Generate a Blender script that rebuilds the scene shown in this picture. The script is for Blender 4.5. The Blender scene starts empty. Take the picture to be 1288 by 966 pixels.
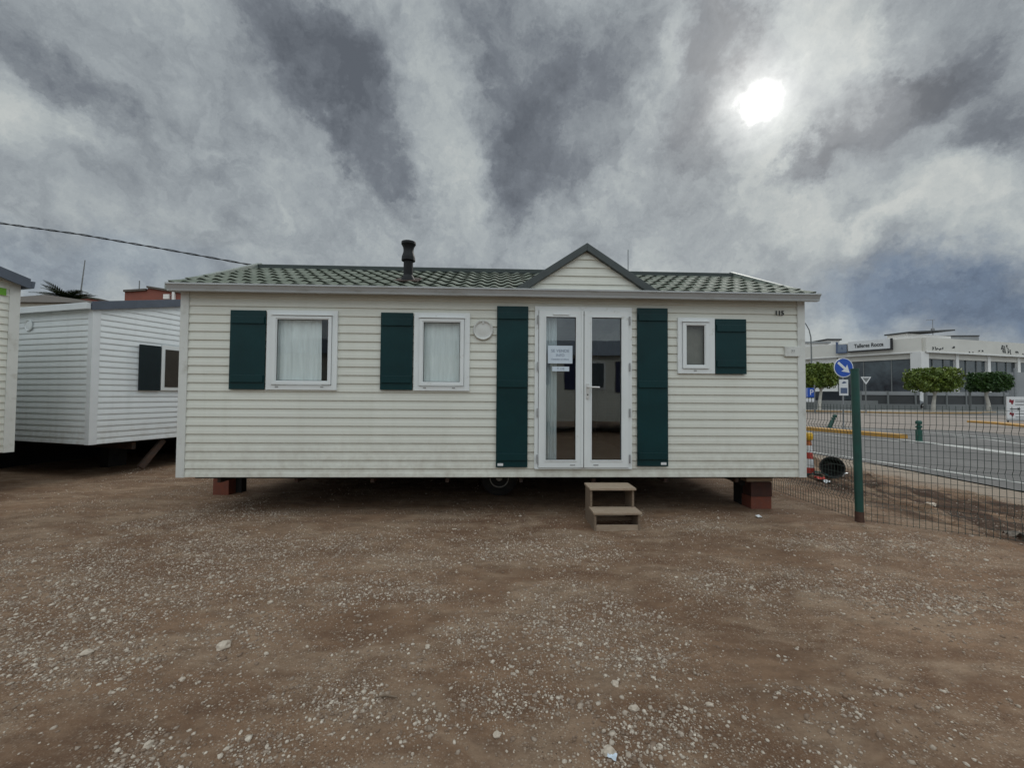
import bpy, bmesh, math, random
import numpy as np
from mathutils import Vector, Matrix, noise as mnoise
random.seed(7); rng = np.random.default_rng(11)
rad = math.radians
scene = bpy.context.scene
col = scene.collection

# ------------------------------------------------------------------ camera
CAMH = 1.45; FPX = 517.0; PITCH = 0.027846; ROLL = 0.0073292
fw = Vector((0, math.cos(PITCH), math.sin(PITCH)))
_up = Vector((0, -math.sin(PITCH), math.cos(PITCH))); _rt = Vector((1, 0, 0))
rt = _rt * math.cos(ROLL) + _up * math.sin(ROLL)
up = _up * math.cos(ROLL) - _rt * math.sin(ROLL)
cam_d = bpy.data.cameras.new("camera"); cam = bpy.data.objects.new("camera", cam_d); col.objects.link(cam)
m3 = Matrix((rt, up, -fw)).transposed()
cam.matrix_world = Matrix.Translation((0, 0, CAMH)) @ m3.to_4x4()
cam_d.sensor_width = 36; cam_d.lens = FPX / 1288 * 36; cam_d.clip_start = 0.05; cam_d.clip_end = 3000
scene.camera = cam

def ray(px, py):
    return fw + rt * ((px - 644) / FPX) - up * ((py - 483) / FPX)
def at(px, py, Y):
    d = ray(px, py); return Vector((0, 0, CAMH)) + d * (Y / d.y)
def gnd(px, py, z=0.0):
    d = ray(px, py); t = (z - CAMH) / d.z; return Vector((d.x * t, d.y * t, z))

# ------------------------------------------------------------------ sun, sky, exposure
SUN_AZ = rad(31.07); SUN_EL = rad(32.1)
sd = Vector((math.sin(SUN_AZ) * math.cos(SUN_EL), math.cos(SUN_AZ) * math.cos(SUN_EL), math.sin(SUN_EL)))
sl = bpy.data.lights.new("sun", 'SUN'); sl.energy = 0.75; sl.angle = rad(12); sl.color = (1, 0.965, 0.9)
so = bpy.data.objects.new("sun", sl); col.objects.link(so)
so.rotation_euler = sd.to_track_quat('Z', 'Y').to_euler()
scene.view_settings.view_transform = 'Standard'; scene.view_settings.look = 'None'
scene.view_settings.gamma = 1; scene.view_settings.exposure = 0.16
scene.view_settings.use_curve_mapping = False
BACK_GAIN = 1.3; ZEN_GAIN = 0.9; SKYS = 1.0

world = bpy.data.worlds.new("World"); scene.world = world; world.use_nodes = True
nt = world.node_tree; nt.nodes.clear()
def N(t, **k):
    n = nt.nodes.new(t)
    for a, b in k.items(): setattr(n, a, b)
    return n
def lk(a, b): nt.links.new(a, b)
def fill(n, i, v):
    if hasattr(v, 'is_linked') or hasattr(v, 'links'): lk(v, n.inputs[i])
    else: n.inputs[i].default_value = v
def mth(op, a, b=0.0, c=None, clamp=False):
    n = N('ShaderNodeMath', operation=op, use_clamp=clamp); fill(n, 0, a); fill(n, 1, b)
    if c is not None: fill(n, 2, c)
    return n.outputs[0]
def sstep(v, a, b):
    n = N('ShaderNodeMapRange', interpolation_type='SMOOTHSTEP'); fill(n, 0, v)
    n.inputs[1].default_value = a; n.inputs[2].default_value = b; return n.outputs[0]
tc = N('ShaderNodeTexCoord'); D0 = tc.outputs['Generated']
nz = N('ShaderNodeTexNoise'); lk(D0, nz.inputs['Vector']); nz.inputs['Scale'].default_value = 4.6; nz.inputs['Detail'].default_value = 10; nz.inputs['Roughness'].default_value = 0.64
vs = N('ShaderNodeVectorMath', operation='SUBTRACT'); lk(nz.outputs['Color'], vs.inputs[0]); vs.inputs[1].default_value = (.5, .5, .5)
vm = N('ShaderNodeVectorMath', operation='MULTIPLY_ADD'); lk(vs.outputs[0], vm.inputs[0]); vm.inputs[1].default_value = (.36, .36, .36); lk(D0, vm.inputs[2])
DW = vm.outputs[0]
sx = N('ShaderNodeSeparateXYZ'); lk(D0, sx.inputs[0]); X, Y, Z = sx.outputs
den = mth('ADD', mth('MAXIMUM', Z, 0.0), 0.75)
cx = N('ShaderNodeCombineXYZ'); lk(mth('MULTIPLY', mth('DIVIDE', X, den), 2.0), cx.inputs[0]); lk(mth('MULTIPLY', mth('DIVIDE', Y, den), 1.35), cx.inputs[1])
n1 = N('ShaderNodeTexNoise'); lk(cx.outputs[0], n1.inputs['Vector']); n1.inputs['Scale'].default_value = 1.7; n1.inputs['Detail'].default_value = 10; n1.inputs['Roughness'].default_value = 0.55; n1.inputs['Distortion'].default_value = 0.35
n2 = N('ShaderNodeTexNoise'); lk(cx.outputs[0], n2.inputs['Vector']); n2.inputs['Scale'].default_value = 6.5; n2.inputs['Detail'].default_value = 8; n2.inputs['Roughness'].default_value = 0.6
tt = mth('MULTIPLY_ADD', n1.outputs['Fac'], 0.42, 0.5 - 0.225)
n3 = N('ShaderNodeTexNoise'); lk(DW, n3.inputs['Vector']); n3.inputs['Scale'].default_value = 6.5; n3.inputs['Detail'].default_value = 12; n3.inputs['Roughness'].default_value = 0.68; n3.inputs['Distortion'].default_value = 0.3
tt = mth('ADD', tt, mth('MULTIPLY_ADD', n2.outputs['Fac'], 0.30, -0.15))
tt = mth('ADD', tt, mth('MULTIPLY_ADD', n3.outputs['Fac'], 0.78, -0.39))
def blob(px, py, rx, ry, ang, src):
    c = ray(px, py).normalized(); a = rad(ang)
    v1 = ray(px + rx * math.cos(a), py + rx * math.sin(a)).normalized() - c
    v2 = ray(px - ry * math.sin(a), py + ry * math.cos(a)).normalized() - c
    l1, l2 = v1.length, v2.length
    e1 = (v1 - c * v1.dot(c)).normalized(); e2 = c.cross(e1).normalized()
    M = Matrix((e1, e2, c)).transposed()
    mp = N('ShaderNodeMapping', vector_type='TEXTURE'); lk(src, mp.inputs['Vector'])
    mp.inputs['Location'].default_value = c; mp.inputs['Rotation'].default_value = M.to_euler('XYZ')
    mp.inputs['Scale'].default_value = (l1 * 1.5, l2 * 1.5, max(l1, l2) * 2.5)
    g = N('ShaderNodeTexGradient', gradient_type='SPHERICAL'); lk(mp.outputs[0], g.inputs[0])
    return sstep(g.outputs['Fac'], 0.0, 0.85)
BL = [
 (505, 45, 80, 50, 60, -.12), (425, 255, 90, 40, 35, -.05), (300, 110, 110, 45, 45, -.06), (850, 190, 70, 45, 100, -.08), (590, 30, 60, 50, 90, -.08),  # px, py, half length, half width, angle, amount
 (60, 75, 150, 38, 40, -.20), (190, 60, 70, 40, 40, -.07), (25, 150, 60, 40, 50, .08), (150, 170, 150, 80, 40, -.10),
 (385, 60, 130, 62, 52, -.33), (455, 150, 120, 48, 62, -.28), (495, 235, 60, 26, 55, -.14), (330, 20, 60, 40, 30, -.05),
 (340, 170, 150, 40, 40, .08), (560, 140, 105, 50, 80, .13), (520, 40, 70, 40, 70, .04), (250, 240, 110, 50, 25, .02),
 (650, 70, 160, 66, 85, -.30), (700, 170, 110, 55, 100, -.20), (640, 240, 100, 40, 85, -.16), (770, 60, 90, 40, 100, -.12),
 (760, 185, 60, 40, 80, -.12), (830, 75, 60, 22, 110, .16), (812, 185, 40, 18, 95, .14), (905, 40, 85, 38, 115, -.34),
 (860, 130, 55, 30, 110, -.12), (1020, 45, 110, 60, -35, .20), (1120, 20, 90, 50, -30, .12), (955, 190, 60, 40, 90, .16),
 (1100, 145, 165, 44, -32, -.36), (1215, 95, 110, 48, -32, -.26), (985, 228, 52, 24, -42, -.26), (1265, 170, 60, 52, -60, -.24), (1190, 10, 90, 24, -20, -.08),
 (1180, 190, 90, 26, -12, -.12), (1100, 265, 200, 42, -8, .16), (880, 275, 170, 60, 0, .09), (1085, 258, 34, 15, -5, -.16), (560, 300, 150, 40, 0, .02),
 (1230, 250, 80, 26, 0, .08), (905, 310, 60, 22, -10, -.06), (100, 320, 180, 45, 0, -.09), (300, 300, 60, 25, 10, -.06), (1180, 350, 200, 45, 0, -.12),
]
for b in BL:
    tt = mth('MULTIPLY_ADD', blob(*b[:5], DW), b[5] * (.92 if b[5] < 0 else 1.), tt)
ramp = N('ShaderNodeValToRGB'); lk(tt, ramp.inputs[0]); cr = ramp.color_ramp
for i, (p, c) in enumerate([(0.0, (.098, .110, .128)), (.22, (.158, .176, .199)), (.46, (.298, .328, .346)), (.60, (.385, .418, .422)), (.80, (.52, .54, .52)), (1.0, (.70, .69, .65))]):
    e = cr.elements[i] if i < 2 else cr.elements.new(p)
    e.position = p; e.color = (*c, 1)
def mixc(f, a, b, typ='MIX'):
    n = N('ShaderNodeMix', data_type='RGBA', blend_type=typ); fill(n, 0, f); fill(n, 6, a); fill(n, 7, b); return n.outputs[2]
c = ramp.outputs[0]
blue = mth('ADD', mth('MULTIPLY', blob(1210, 385, 260, 55, -6, DW), 1.0), mth('MULTIPLY', blob(60, 335, 230, 45, 5, DW), .35), clamp=True)
c = mixc(blue, c, (.46, .56, .74, 1), 'MULTIPLY')
nz2 = N('ShaderNodeTexNoise'); lk(D0, nz2.inputs['Vector']); nz2.inputs['Scale'].default_value = 16; nz2.inputs['Detail'].default_value = 6; nz2.inputs['Roughness'].default_value = 0.65
vs2 = N('ShaderNodeVectorMath', operation='SUBTRACT'); lk(nz2.outputs['Color'], vs2.inputs[0]); vs2.inputs[1].default_value = (.5, .5, .5)
dw2 = N('ShaderNodeVectorMath', operation='MULTIPLY_ADD'); lk(vs2.outputs[0], dw2.inputs[0]); dw2.inputs[1].default_value = (.07, .07, .07); lk(D0, dw2.inputs[2])
def pw(v, p): return mth('POWER', v, p)
disc = mth('MULTIPLY', pw(blob(953, 128, 28, 23, -66, dw2.outputs[0]), 1.5), 1.35)
sg = mth('ADD', mth('MULTIPLY', pw(blob(953, 125, 78, 64, -62, dw2.outputs[0]), 2.1), .40), mth('MULTIPLY', pw(blob(965, 100, 210, 190, -60, DW), 2.0), .16))
sgc = N('ShaderNodeCombineXYZ'); s_ = mth('ADD', sg, disc)
for k, w in enumerate((1.0, .985, .93)): lk(mth('MULTIPLY', s_, w), sgc.inputs[k])
c = mixc(1.0, c, sgc.outputs[0], 'ADD')
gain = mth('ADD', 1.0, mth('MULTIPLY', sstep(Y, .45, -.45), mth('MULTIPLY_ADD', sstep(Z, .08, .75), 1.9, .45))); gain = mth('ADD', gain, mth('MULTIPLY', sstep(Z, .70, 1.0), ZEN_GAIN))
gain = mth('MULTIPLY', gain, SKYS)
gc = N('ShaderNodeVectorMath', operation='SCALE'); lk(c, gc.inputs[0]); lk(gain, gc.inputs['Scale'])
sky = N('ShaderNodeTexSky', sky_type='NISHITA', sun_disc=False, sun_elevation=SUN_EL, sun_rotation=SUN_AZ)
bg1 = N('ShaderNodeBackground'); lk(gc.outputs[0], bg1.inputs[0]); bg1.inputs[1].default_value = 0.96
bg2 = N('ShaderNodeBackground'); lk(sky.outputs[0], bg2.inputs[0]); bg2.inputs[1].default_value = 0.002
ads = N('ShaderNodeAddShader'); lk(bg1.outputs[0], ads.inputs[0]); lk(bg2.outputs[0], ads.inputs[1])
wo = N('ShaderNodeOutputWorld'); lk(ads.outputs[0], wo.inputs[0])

# ------------------------------------------------------------------ materials
class MT:
    def __init__(s, name):
        s.m = bpy.data.materials.new(name); s.m.use_nodes = True; s.t = s.m.node_tree; s.t.nodes.clear()
        s.out = s.t.nodes.new('ShaderNodeOutputMaterial'); s.b = s.t.nodes.new('ShaderNodeBsdfPrincipled'); s.t.links.new(s.b.outputs[0], s.out.inputs[0])
        s.tc = s.t.nodes.new('ShaderNodeTexCoord')
    def n(s, t, **k):
        x = s.t.nodes.new(t)
        for a, b in k.items(): setattr(x, a, b)
        return x
    def l(s, a, b): s.t.links.new(a, b)
    def noise(s, scale, detail=4, rough=.55, stretch=None, coord='Object', dist=0):
        x = s.n('ShaderNodeTexNoise'); x.inputs['Scale'].default_value = scale; x.inputs['Detail'].default_value = detail; x.inputs['Roughness'].default_value = rough; x.inputs['Distortion'].default_value = dist
        src = s.tc.outputs[coord]
        if stretch:
            mp = s.n('ShaderNodeMapping'); mp.inputs['Scale'].default_value = stretch; s.l(src, mp.inputs[0]); src = mp.outputs[0]
        s.l(src, x.inputs['Vector']); return x.outputs['Fac']
    def rng(s, v, a, b, c=0., d=1.):
        x = s.n('ShaderNodeMapRange'); s.l(v, x.inputs[0])
        for i, q in enumerate((a, b, c, d)): x.inputs[i + 1].default_value = q
        return x.outputs[0]
    def mix(s, f, a, b, typ='MIX'):
        x = s.n('ShaderNodeMix', data_type='RGBA', blend_type=typ)
        for i, v in ((0, f), (6, a), (7, b)):
            if hasattr(v, 'links'): s.l(v, x.inputs[i])
            else: x.inputs[i].default_value = v if i == 0 or len(v) == 4 else (*v, 1)
        return x.outputs[2]
    def math(s, op, a, b=0.):
        x = s.n('ShaderNodeMath', operation=op)
        for i, v in enumerate((a, b)):
            if hasattr(v, 'links'): s.l(v, x.inputs[i])
            else: x.inputs[i].default_value = v
        return x.outputs[0]
    def base(s, v):
        if hasattr(v, 'links'): s.l(v, s.b.inputs['Base Color'])
        else: s.b.inputs['Base Color'].default_value = (*v, 1)
    def bump(s, h, dist=.002, strength=.5):
        x = s.n('ShaderNodeBump'); x.inputs['Distance'].default_value = dist; x.inputs['Strength'].default_value = strength; s.l(h, x.inputs['Height']); s.l(x.outputs[0], s.b.inputs['Normal'])
def simple(name, c, rough=.6, metal=0., var=.12, scale=6, c2=None, bump=0., bscale=60, stretch=None, spec=.5, dirt=None):
    t = MT(name); f = t.rng(t.noise(scale, 5, stretch=stretch), .3, .7)
    c2 = c2 or tuple(x * (1 - var * 2) for x in c)
    cc = t.mix(f, c2, c)
    if dirt:
        g = t.rng(t.noise(dirt[1], 8, .65, stretch=dirt[3] if len(dirt) > 3 else None), dirt[2], .8); cc = t.mix(g, cc, dirt[0])
    t.base(cc); t.b.inputs['Roughness'].default_value = rough; t.b.inputs['Metallic'].default_value = metal; t.b.inputs['Specular IOR Level'].default_value = spec
    if bump: t.bump(t.noise(bscale, 6, .6, stretch=stretch), bump, .6)
    return t.m
def siding_mat(name, c, dirtc):
    t = MT(name)
    f = t.rng(t.noise(.9, 4), .35, .65); cc = t.mix(f, tuple(x * .93 for x in c), c)
    streak = t.rng(t.noise(1.2, 6, .6, stretch=(5, 5, .35)), .5, .8, 0, .30); cc = t.mix(streak, cc, dirtc)
    spk = t.rng(t.noise(28, 5, .7), .62, .78, 0, .25); cc = t.mix(spk, cc, dirtc)
    sz = t.n('ShaderNodeSeparateXYZ'); t.l(t.tc.outputs['Object'], sz.inputs[0])
    low = t.math('MULTIPLY', t.rng(sz.outputs[2], 1.05, .45), t.rng(t.noise(7, 6, .65), .4, .7, .0, .55)); cc = t.mix(low, cc, (.36, .31, .25))
    t.base(cc); t.b.inputs['Roughness'].default_value = .5
    t.bump(t.noise(14, 6, .6, stretch=(.25, .25, 6)), .0015, .35); return t.m
M = {}
M['siding'] = siding_mat('cream_vinyl_siding', (.69, .695, .625), (.52, .52, .44))
M['siding_blue'] = siding_mat('bluish_white_siding', (.77, .81, .825), (.52, .55, .55))
M['siding_near'] = siding_mat('ivory_siding', (.72, .72, .65), (.42, .42, .36))
M['trim'] = simple('white_trim', (.66, .67, .64), .45, var=.05, scale=3, dirt=((.40, .39, .34), 5, .55))
M['gutter'] = simple('gutter_aluminium', (.44, .46, .465), .42, var=.06, scale=2, dirt=((.26, .26, .23), 4, .55, (1, 1, 4)))
M['pvc'] = simple('white_pvc', (.76, .79, .79), .35, var=.03, scale=3, dirt=((.5, .5, .46), 9, .62))
M['shutter'] = simple('dark_teal_shutter_paint', (.006, .038, .042), .38, var=.15, scale=2.5, dirt=((.014, .030, .030), 12, .66), bump=.0006, bscale=20, spec=.22)
def roof_mat(name, a, b, cdark):
    t = MT(name); f = t.rng(t.noise(2.2, 8, .65), .35, .65); g = t.rng(t.noise(22, 6, .7), .4, .72)
    t.base(t.mix(g, t.mix(f, a, b), cdark)); t.b.inputs['Roughness'].default_value = .7; t.bump(t.noise(160, 4, .7), .001, .5); return t.m
M['roof'] = roof_mat('mossy_green_tile_sheet', (.125, .145, .112), (.19, .205, .17), (.07, .09, .058))
M['roof_dark'] = simple('dark_green_capping', (.030, .045, .042), .5, var=.15)
M['rake'] = simple('grey_green_rake_trim', (.055, .068, .068), .5, var=.12, dirt=((.12, .13, .12), 6, .6))
M['verge'] = simple('pale_grey_green_verge', (.27, .30, .275), .55, var=.1, dirt=((.12, .15, .11), 14, .5))
M['slate'] = simple('slate_blue_fascia', (.085, .105, .14), .5, var=.12)
M['black'] = simple('black_painted_steel', (.008, .009, .011), .5, var=.2, dirt=((.02, .02, .023), 20, .6), spec=.25)
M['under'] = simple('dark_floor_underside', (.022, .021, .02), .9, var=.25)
M['steel'] = simple('rusty_chassis_steel', (.045, .040, .038), .7, .3, c2=(.09, .045, .028), scale=9)
M['rubber'] = simple('worn_rubber', (.018, .018, .018), .8, var=.2, dirt=((.07, .055, .045), 8, .5))
M['rim'] = simple('dull_galvanised_rim', (.42, .42, .40), .5, .4, var=.15, dirt=((.18, .12, .08), 14, .52))
M['interior'] = simple('interior_panelling', (.22, .17, .12), .6, var=.12)
M['curtain'] = simple('net_curtain', (.90, .93, .92), .85, var=.08, scale=5, bump=.002, bscale=8, stretch=(6, 6, .6))
M['blind'] = simple('beige_blind', (.24, .22, .18), .8, var=.12)
def glass_mat(name, tint, fac, ior=1.75):
    t = MT(name); t.t.nodes.remove(t.b)
    tr = t.n('ShaderNodeBsdfTransparent'); tr.inputs[0].default_value = (*tint, 1)
    gl = t.n('ShaderNodeBsdfGlossy'); gl.inputs['Roughness'].default_value = .012; gl.inputs[0].default_value = (.93, .97, 1, 1)
    fr = t.n('ShaderNodeLayerWeight'); f0 = ((ior - 1) / (ior + 1)) ** 2
    wn = t.n('ShaderNodeBump'); wn.inputs['Distance'].default_value = .004; wn.inputs['Strength'].default_value = .06; t.l(t.noise(3.5, 2), wn.inputs['Height']); t.l(wn.outputs[0], gl.inputs['Normal'])
    mx = t.n('ShaderNodeMixShader'); t.l(t.math('ADD', t.math('MULTIPLY', t.math('POWER', fr.outputs['Facing'], 5.), 1 - f0), f0 + fac), mx.inputs[0]); t.l(tr.outputs[0], mx.inputs[1]); t.l(gl.outputs[0], mx.inputs[2]); t.l(mx.outputs[0], t.out.inputs[0]); return t.m
M['glass'] = glass_mat('window_glass', (.94, .96, .96), .0, 1.45)
M['door_glass'] = glass_mat('door_glass', (.86, .89, .90), .03, 1.7)
M['paper'] = simple('paper', (.62, .70, .78), .7, var=.04, bump=.002, bscale=6)
M['ink'] = simple('grey_blue_ink', (.10, .14, .24), .7)
M['faint_ink'] = simple('faint_blue_ink', (.22, .28, .38), .7)
M['blackink'] = simple('black_lettering', (.015, .015, .017), .5)
M['metal_handle'] = simple('satin_white_metal', (.72, .72, .70), .3, .2)
M['hinge'] = simple('grey_plastic', (.36, .37, .37), .5)
def wood_mat(name, a, b):
    t = MT(name); f = t.rng(t.noise(9, 8, .65, stretch=(1, 9, 9), dist=.6), .3, .7)
    k = t.rng(t.noise(50, 4, .7, stretch=(.5, 8, 8)), .5, .8, 0, .6)
    t.base(t.mix(k, t.mix(f, a, b), tuple(x * .35 for x in a))); t.b.inputs['Roughness'].default_value = .85; t.bump(t.noise(40, 6, .7, stretch=(.5, 8, 8)), .0025, .6); return t.m
M['wood'] = wood_mat('weathered_wood', (.28, .20, .135), (.42, .335, .25))
M['wood_dark'] = wood_mat('darker_wood', (.15, .105, .07), (.26, .195, .14))  # darker tone of the same wood: step sides, riser, packer, twig, poles
M['clay'] = simple('fired_clay_block', (.20, .055, .03), .85, c2=(.14, .05, .035), scale=12, bump=.003, bscale=70, dirt=((.17, .12, .09), 18, .6))
M['clay_dark'] = simple('dark_clay_block', (.075, .028, .020), .85, c2=(.05, .025, .02), scale=12, bump=.003, bscale=70)
M['trim_white'] = simple('bluish_white_trim', (.74, .77, .79), .45, var=.05, scale=3)
M['brown_pane'] = simple('brown_curtained_glass', (.05, .042, .034), .3, spec=.25)
M['blocker'] = simple('black_blocker_sheet', (.012, .012, .013), .9)  # for added panels that keep light out from under the homes
M['concrete'] = simple('grey_concrete', (.27, .26, .24), .9, bump=.003, bscale=50, dirt=((.15, .13, .11), 7, .5))
M['fence'] = simple('dark_green_wire', (.018, .034, .028), .55, c2=(.030, .05, .042), scale=14)
M['post'] = simple('green_painted_post', (.011, .075, .058), .45, c2=(.014, .05, .045), scale=7, dirt=((.10, .13, .12), 12, .6, (1, 1, .3)))
M['rust'] = simple('rusty_post_foot', (.055, .025, .018), .9, c2=(.09, .045, .03), scale=22, bump=.002, bscale=60)
# ground -----------------------------------------------------------
def ground_mat(name, verge=True):
    t = MT(name)
    a = t.rng(t.noise(.8, 6, .6, stretch=(.55, 1.5, 1), dist=.6), .40, .60); b = t.rng(t.noise(1.9, 8, .62, stretch=(.7, 1.4, 1), dist=.8), .46, .62); c = t.rng(t.noise(6, 8, .7, stretch=(.8, 1.5, 1)), .42, .68)
    cc = t.mix(a, (.176, .103, .062), (.255, .160, .100))
    cc = t.mix(t.math('MULTIPLY', b, .8), cc, (.325, .232, .158)); cc = t.mix(t.math('MULTIPLY', c, .6), cc, (.090, .052, .034))
    # small grit
    for sc, lo, hi, colr in ((75, .60, .9, (.50, .41, .32)), (150, .66, .9, (.38, .30, .225)), (110, .80, .95, (.055, .036, .028))):
        v = t.n('ShaderNodeTexVoronoi'); v.inputs['Scale'].default_value = sc; t.l(t.tc.outputs['Object'], v.inputs['Vector'])
        sp = t.n('ShaderNodeSeparateColor'); t.l(v.outputs['Color'], sp.inputs[0])
        m = t.math('MULTIPLY', t.rng(sp.outputs[0], lo, hi, 0, .8), t.rng(v.outputs['Distance'], .5, .25)); m = t.math('MULTIPLY', m, t.rng(t.noise(1.7, 5, .6), .40, .58, .12, 1)); cc = t.mix(m, cc, colr)
        if sc == 75: gm = m
    if verge:  # dug-over dark soil and pale trampled strip on the road side
        s = t.n('ShaderNodeSeparateXYZ'); t.l(t.tc.outputs['Object'], s.inputs[0])
        e = t.math('ADD', s.outputs[0], t.math('MULTIPLY', t.noise(.8, 4), .9))
        d = t.math('MULTIPLY', t.rng(e, 5.2, 5.6), t.rng(e, 7.5, 7.0)); d = t.math('MULTIPLY', d, t.rng(t.noise(1.3, 6, .65, stretch=(2.4, .5, 1)), .42, .53)); cc = t.mix(t.math('MULTIPLY', d, .9), cc, (.05, .027, .018))
        cc = t.mix(t.math('MULTIPLY', t.rng(e, 7.35, 7.8), .8), cc, (.30, .25, .20))
    t.base(cc); t.b.inputs['Roughness'].default_value = .95; t.b.inputs['Specular IOR Level'].default_value = .2
    h = t.math('ADD', t.math('MULTIPLY', gm, .5), t.noise(38, 9, .72)); t.bump(h, .014, .9); return t.m
M['dirt'] = ground_mat('brown_dirt')
M['dirt_far'] = ground_mat('brown_dirt_far', False)
def stone_mat(name, lo, hi):
    t = MT(name); at_ = t.n('ShaderNodeAttribute'); at_.attribute_name = 'tone'
    cc = t.mix(at_.outputs['Fac'], lo, hi); cc = t.mix(t.rng(t.noise(120, 4), .4, .75, 0, .5), cc, tuple(x * .6 for x in lo))
    t.base(cc); t.b.inputs['Roughness'].default_value = .85; t.bump(t.noise(260, 4, .7), .001, .5); return t.m
M['gravel'] = stone_mat('limestone_gravel', (.20, .132, .088), (.66, .58, .48))
M['rock_dull'] = simple('dull_rubble', (.24, .20, .165), .9, c2=(.16, .13, .105), scale=20)
M['rock'] = simple('pale_limestone', (.58, .50, .41), .85, c2=(.40, .33, .26), scale=30, bump=.003, bscale=80)
def asphalt_mat(name, a, b):
    t = MT(name); f = t.rng(t.noise(.35, 6, .6), .35, .65); g = t.rng(t.noise(3, 8, .7, stretch=(1, .2, 1)), .45, .7, 0, .6)
    cc = t.mix(g, t.mix(f, a, b), tuple(x * .7 for x in a)); cc = t.mix(t.rng(t.noise(90, 3, .7), .5, .75, 0, .4), cc, tuple(min(1, x * 1.9) for x in b)); t.base(cc); t.b.inputs['Roughness'].default_value = .85; t.bump(t.noise(120, 5, .7), .004, .5); return t.m
M['asphalt'] = asphalt_mat('worn_asphalt', (.085, .081, .078), (.122, .116, .11))
M['tan'] = asphalt_mat('tan_coloured_paving', (.19, .155, .13), (.24, .20, .17))
M['paving'] = asphalt_mat('grey_paving', (.20, .19, .175), (.26, .25, .23))
M['line'] = simple('worn_white_road_paint', (.52, .52, .49), .7, c2=(.34, .34, .32), scale=3, dirt=((.14, .135, .13), 5, .52))
M['yellow'] = simple('yellow_kerb_paint', (.56, .29, .04), .7, c2=(.40, .22, .06), scale=4, dirt=((.26, .20, .13), 6, .55))
M['yellow_dull'] = simple('faded_yellow_kerb', (.36, .22, .09), .8, c2=(.28, .19, .10), scale=2)
M['render'] = simple('cream_render', (.68, .66, .61), .8, var=.06, scale=.4, dirt=((.60, .575, .53), .5, .55, (1, 1, 2)))
M['render_white'] = simple('white_render', (.80, .79, .77), .8, var=.06, scale=.3)
M['grey_wall'] = simple('grey_cladding', (.30, .31, .32), .7, var=.08, scale=.4)
def bglass():
    t = MT('dark_shop_glass'); f = t.rng(t.noise(.35, 5, .6, dist=.4), .35, .65); t.base(t.mix(f, (.015, .021, .027), (.085, .11, .125))); t.b.inputs['Roughness'].default_value = .12; t.b.inputs['Specular IOR Level'].default_value = .6; return t.m
M['bglass'] = bglass()
M['brick'] = simple('red_brick', (.26, .085, .06), .85, c2=(.20, .075, .055), scale=1.5)
M['brown_tile'] = roof_mat('brown_roof_tiles', (.085, .07, .057), (.12, .10, .082), (.05, .042, .033))
M['blue_sign'] = simple('blue_sign_face', (.008, .075, .42), .4, var=.04)
M['white_paint'] = simple('white_sign_face', (.70, .71, .72), .4, var=.03)
M['grey_metal'] = simple('galvanised_steel', (.28, .29, .30), .5, .3, var=.08)
M['darkgrey'] = simple('dark_grey_panel', (.055, .058, .06), .7, var=.12, scale=.6)
M['midgrey'] = simple('mid_grey_rail', (.19, .20, .20), .7, var=.08)
M['red'] = simple('red_reflective', (.48, .045, .03), .5, var=.06)
M['darkred'] = simple('dark_red_print', (.22, .01, .02), .6)
M['orange'] = simple('orange_plastic', (.52, .14, .03), .5, var=.08)
M['amber'] = simple('amber_plastic', (.72, .42, .02), .35, var=.05)
M['bollard'] = simple('green_plastic', (.012, .085, .062), .45, var=.15)
M['teal'] = simple('teal_cord', (.015, .20, .19), .6)
M['bark'] = simple('whitewashed_bark', (.62, .60, .55), .85, c2=(.45, .41, .35), scale=3, bump=.01, bscale=12)
def leaf_mat(name, a, b, d):
    t = MT(name); f = t.rng(t.noise(1.1, 5, .6), .36, .62); g = t.rng(t.noise(5, 5, .7), .35, .7)
    t.base(t.mix(g, t.mix(f, a, b), d)); t.b.inputs['Roughness'].default_value = .5
    return t.m
M['leaf'] = leaf_mat('bright_green_leaves', (.11, .165, .022), (.25, .30, .05), (.055, .10, .014))
M['leaf_dark'] = leaf_mat('dark_green_leaves', (.03, .08, .015), (.06, .12, .022), (.018, .045, .010))
M['palm'] = leaf_mat('palm_leaves', (.018, .035, .012), (.04, .06, .02), (.01, .02, .008))
M['car_dark'] = simple('dark_car_paint', (.02, .026, .036), .3, .2, var=.1)
M['car_white'] = simple('silver_car_paint', (.40, .42, .44), .3, .3, var=.05)
M['cable'] = simple('black_cable', (.012, .012, .013), .6)
M['lime'] = simple('lime_sticker', (.16, .42, .03), .5, var=.04)
M['oppblue'] = simple('navy_shutter_paint', (.012, .022, .085), .5)

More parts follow.
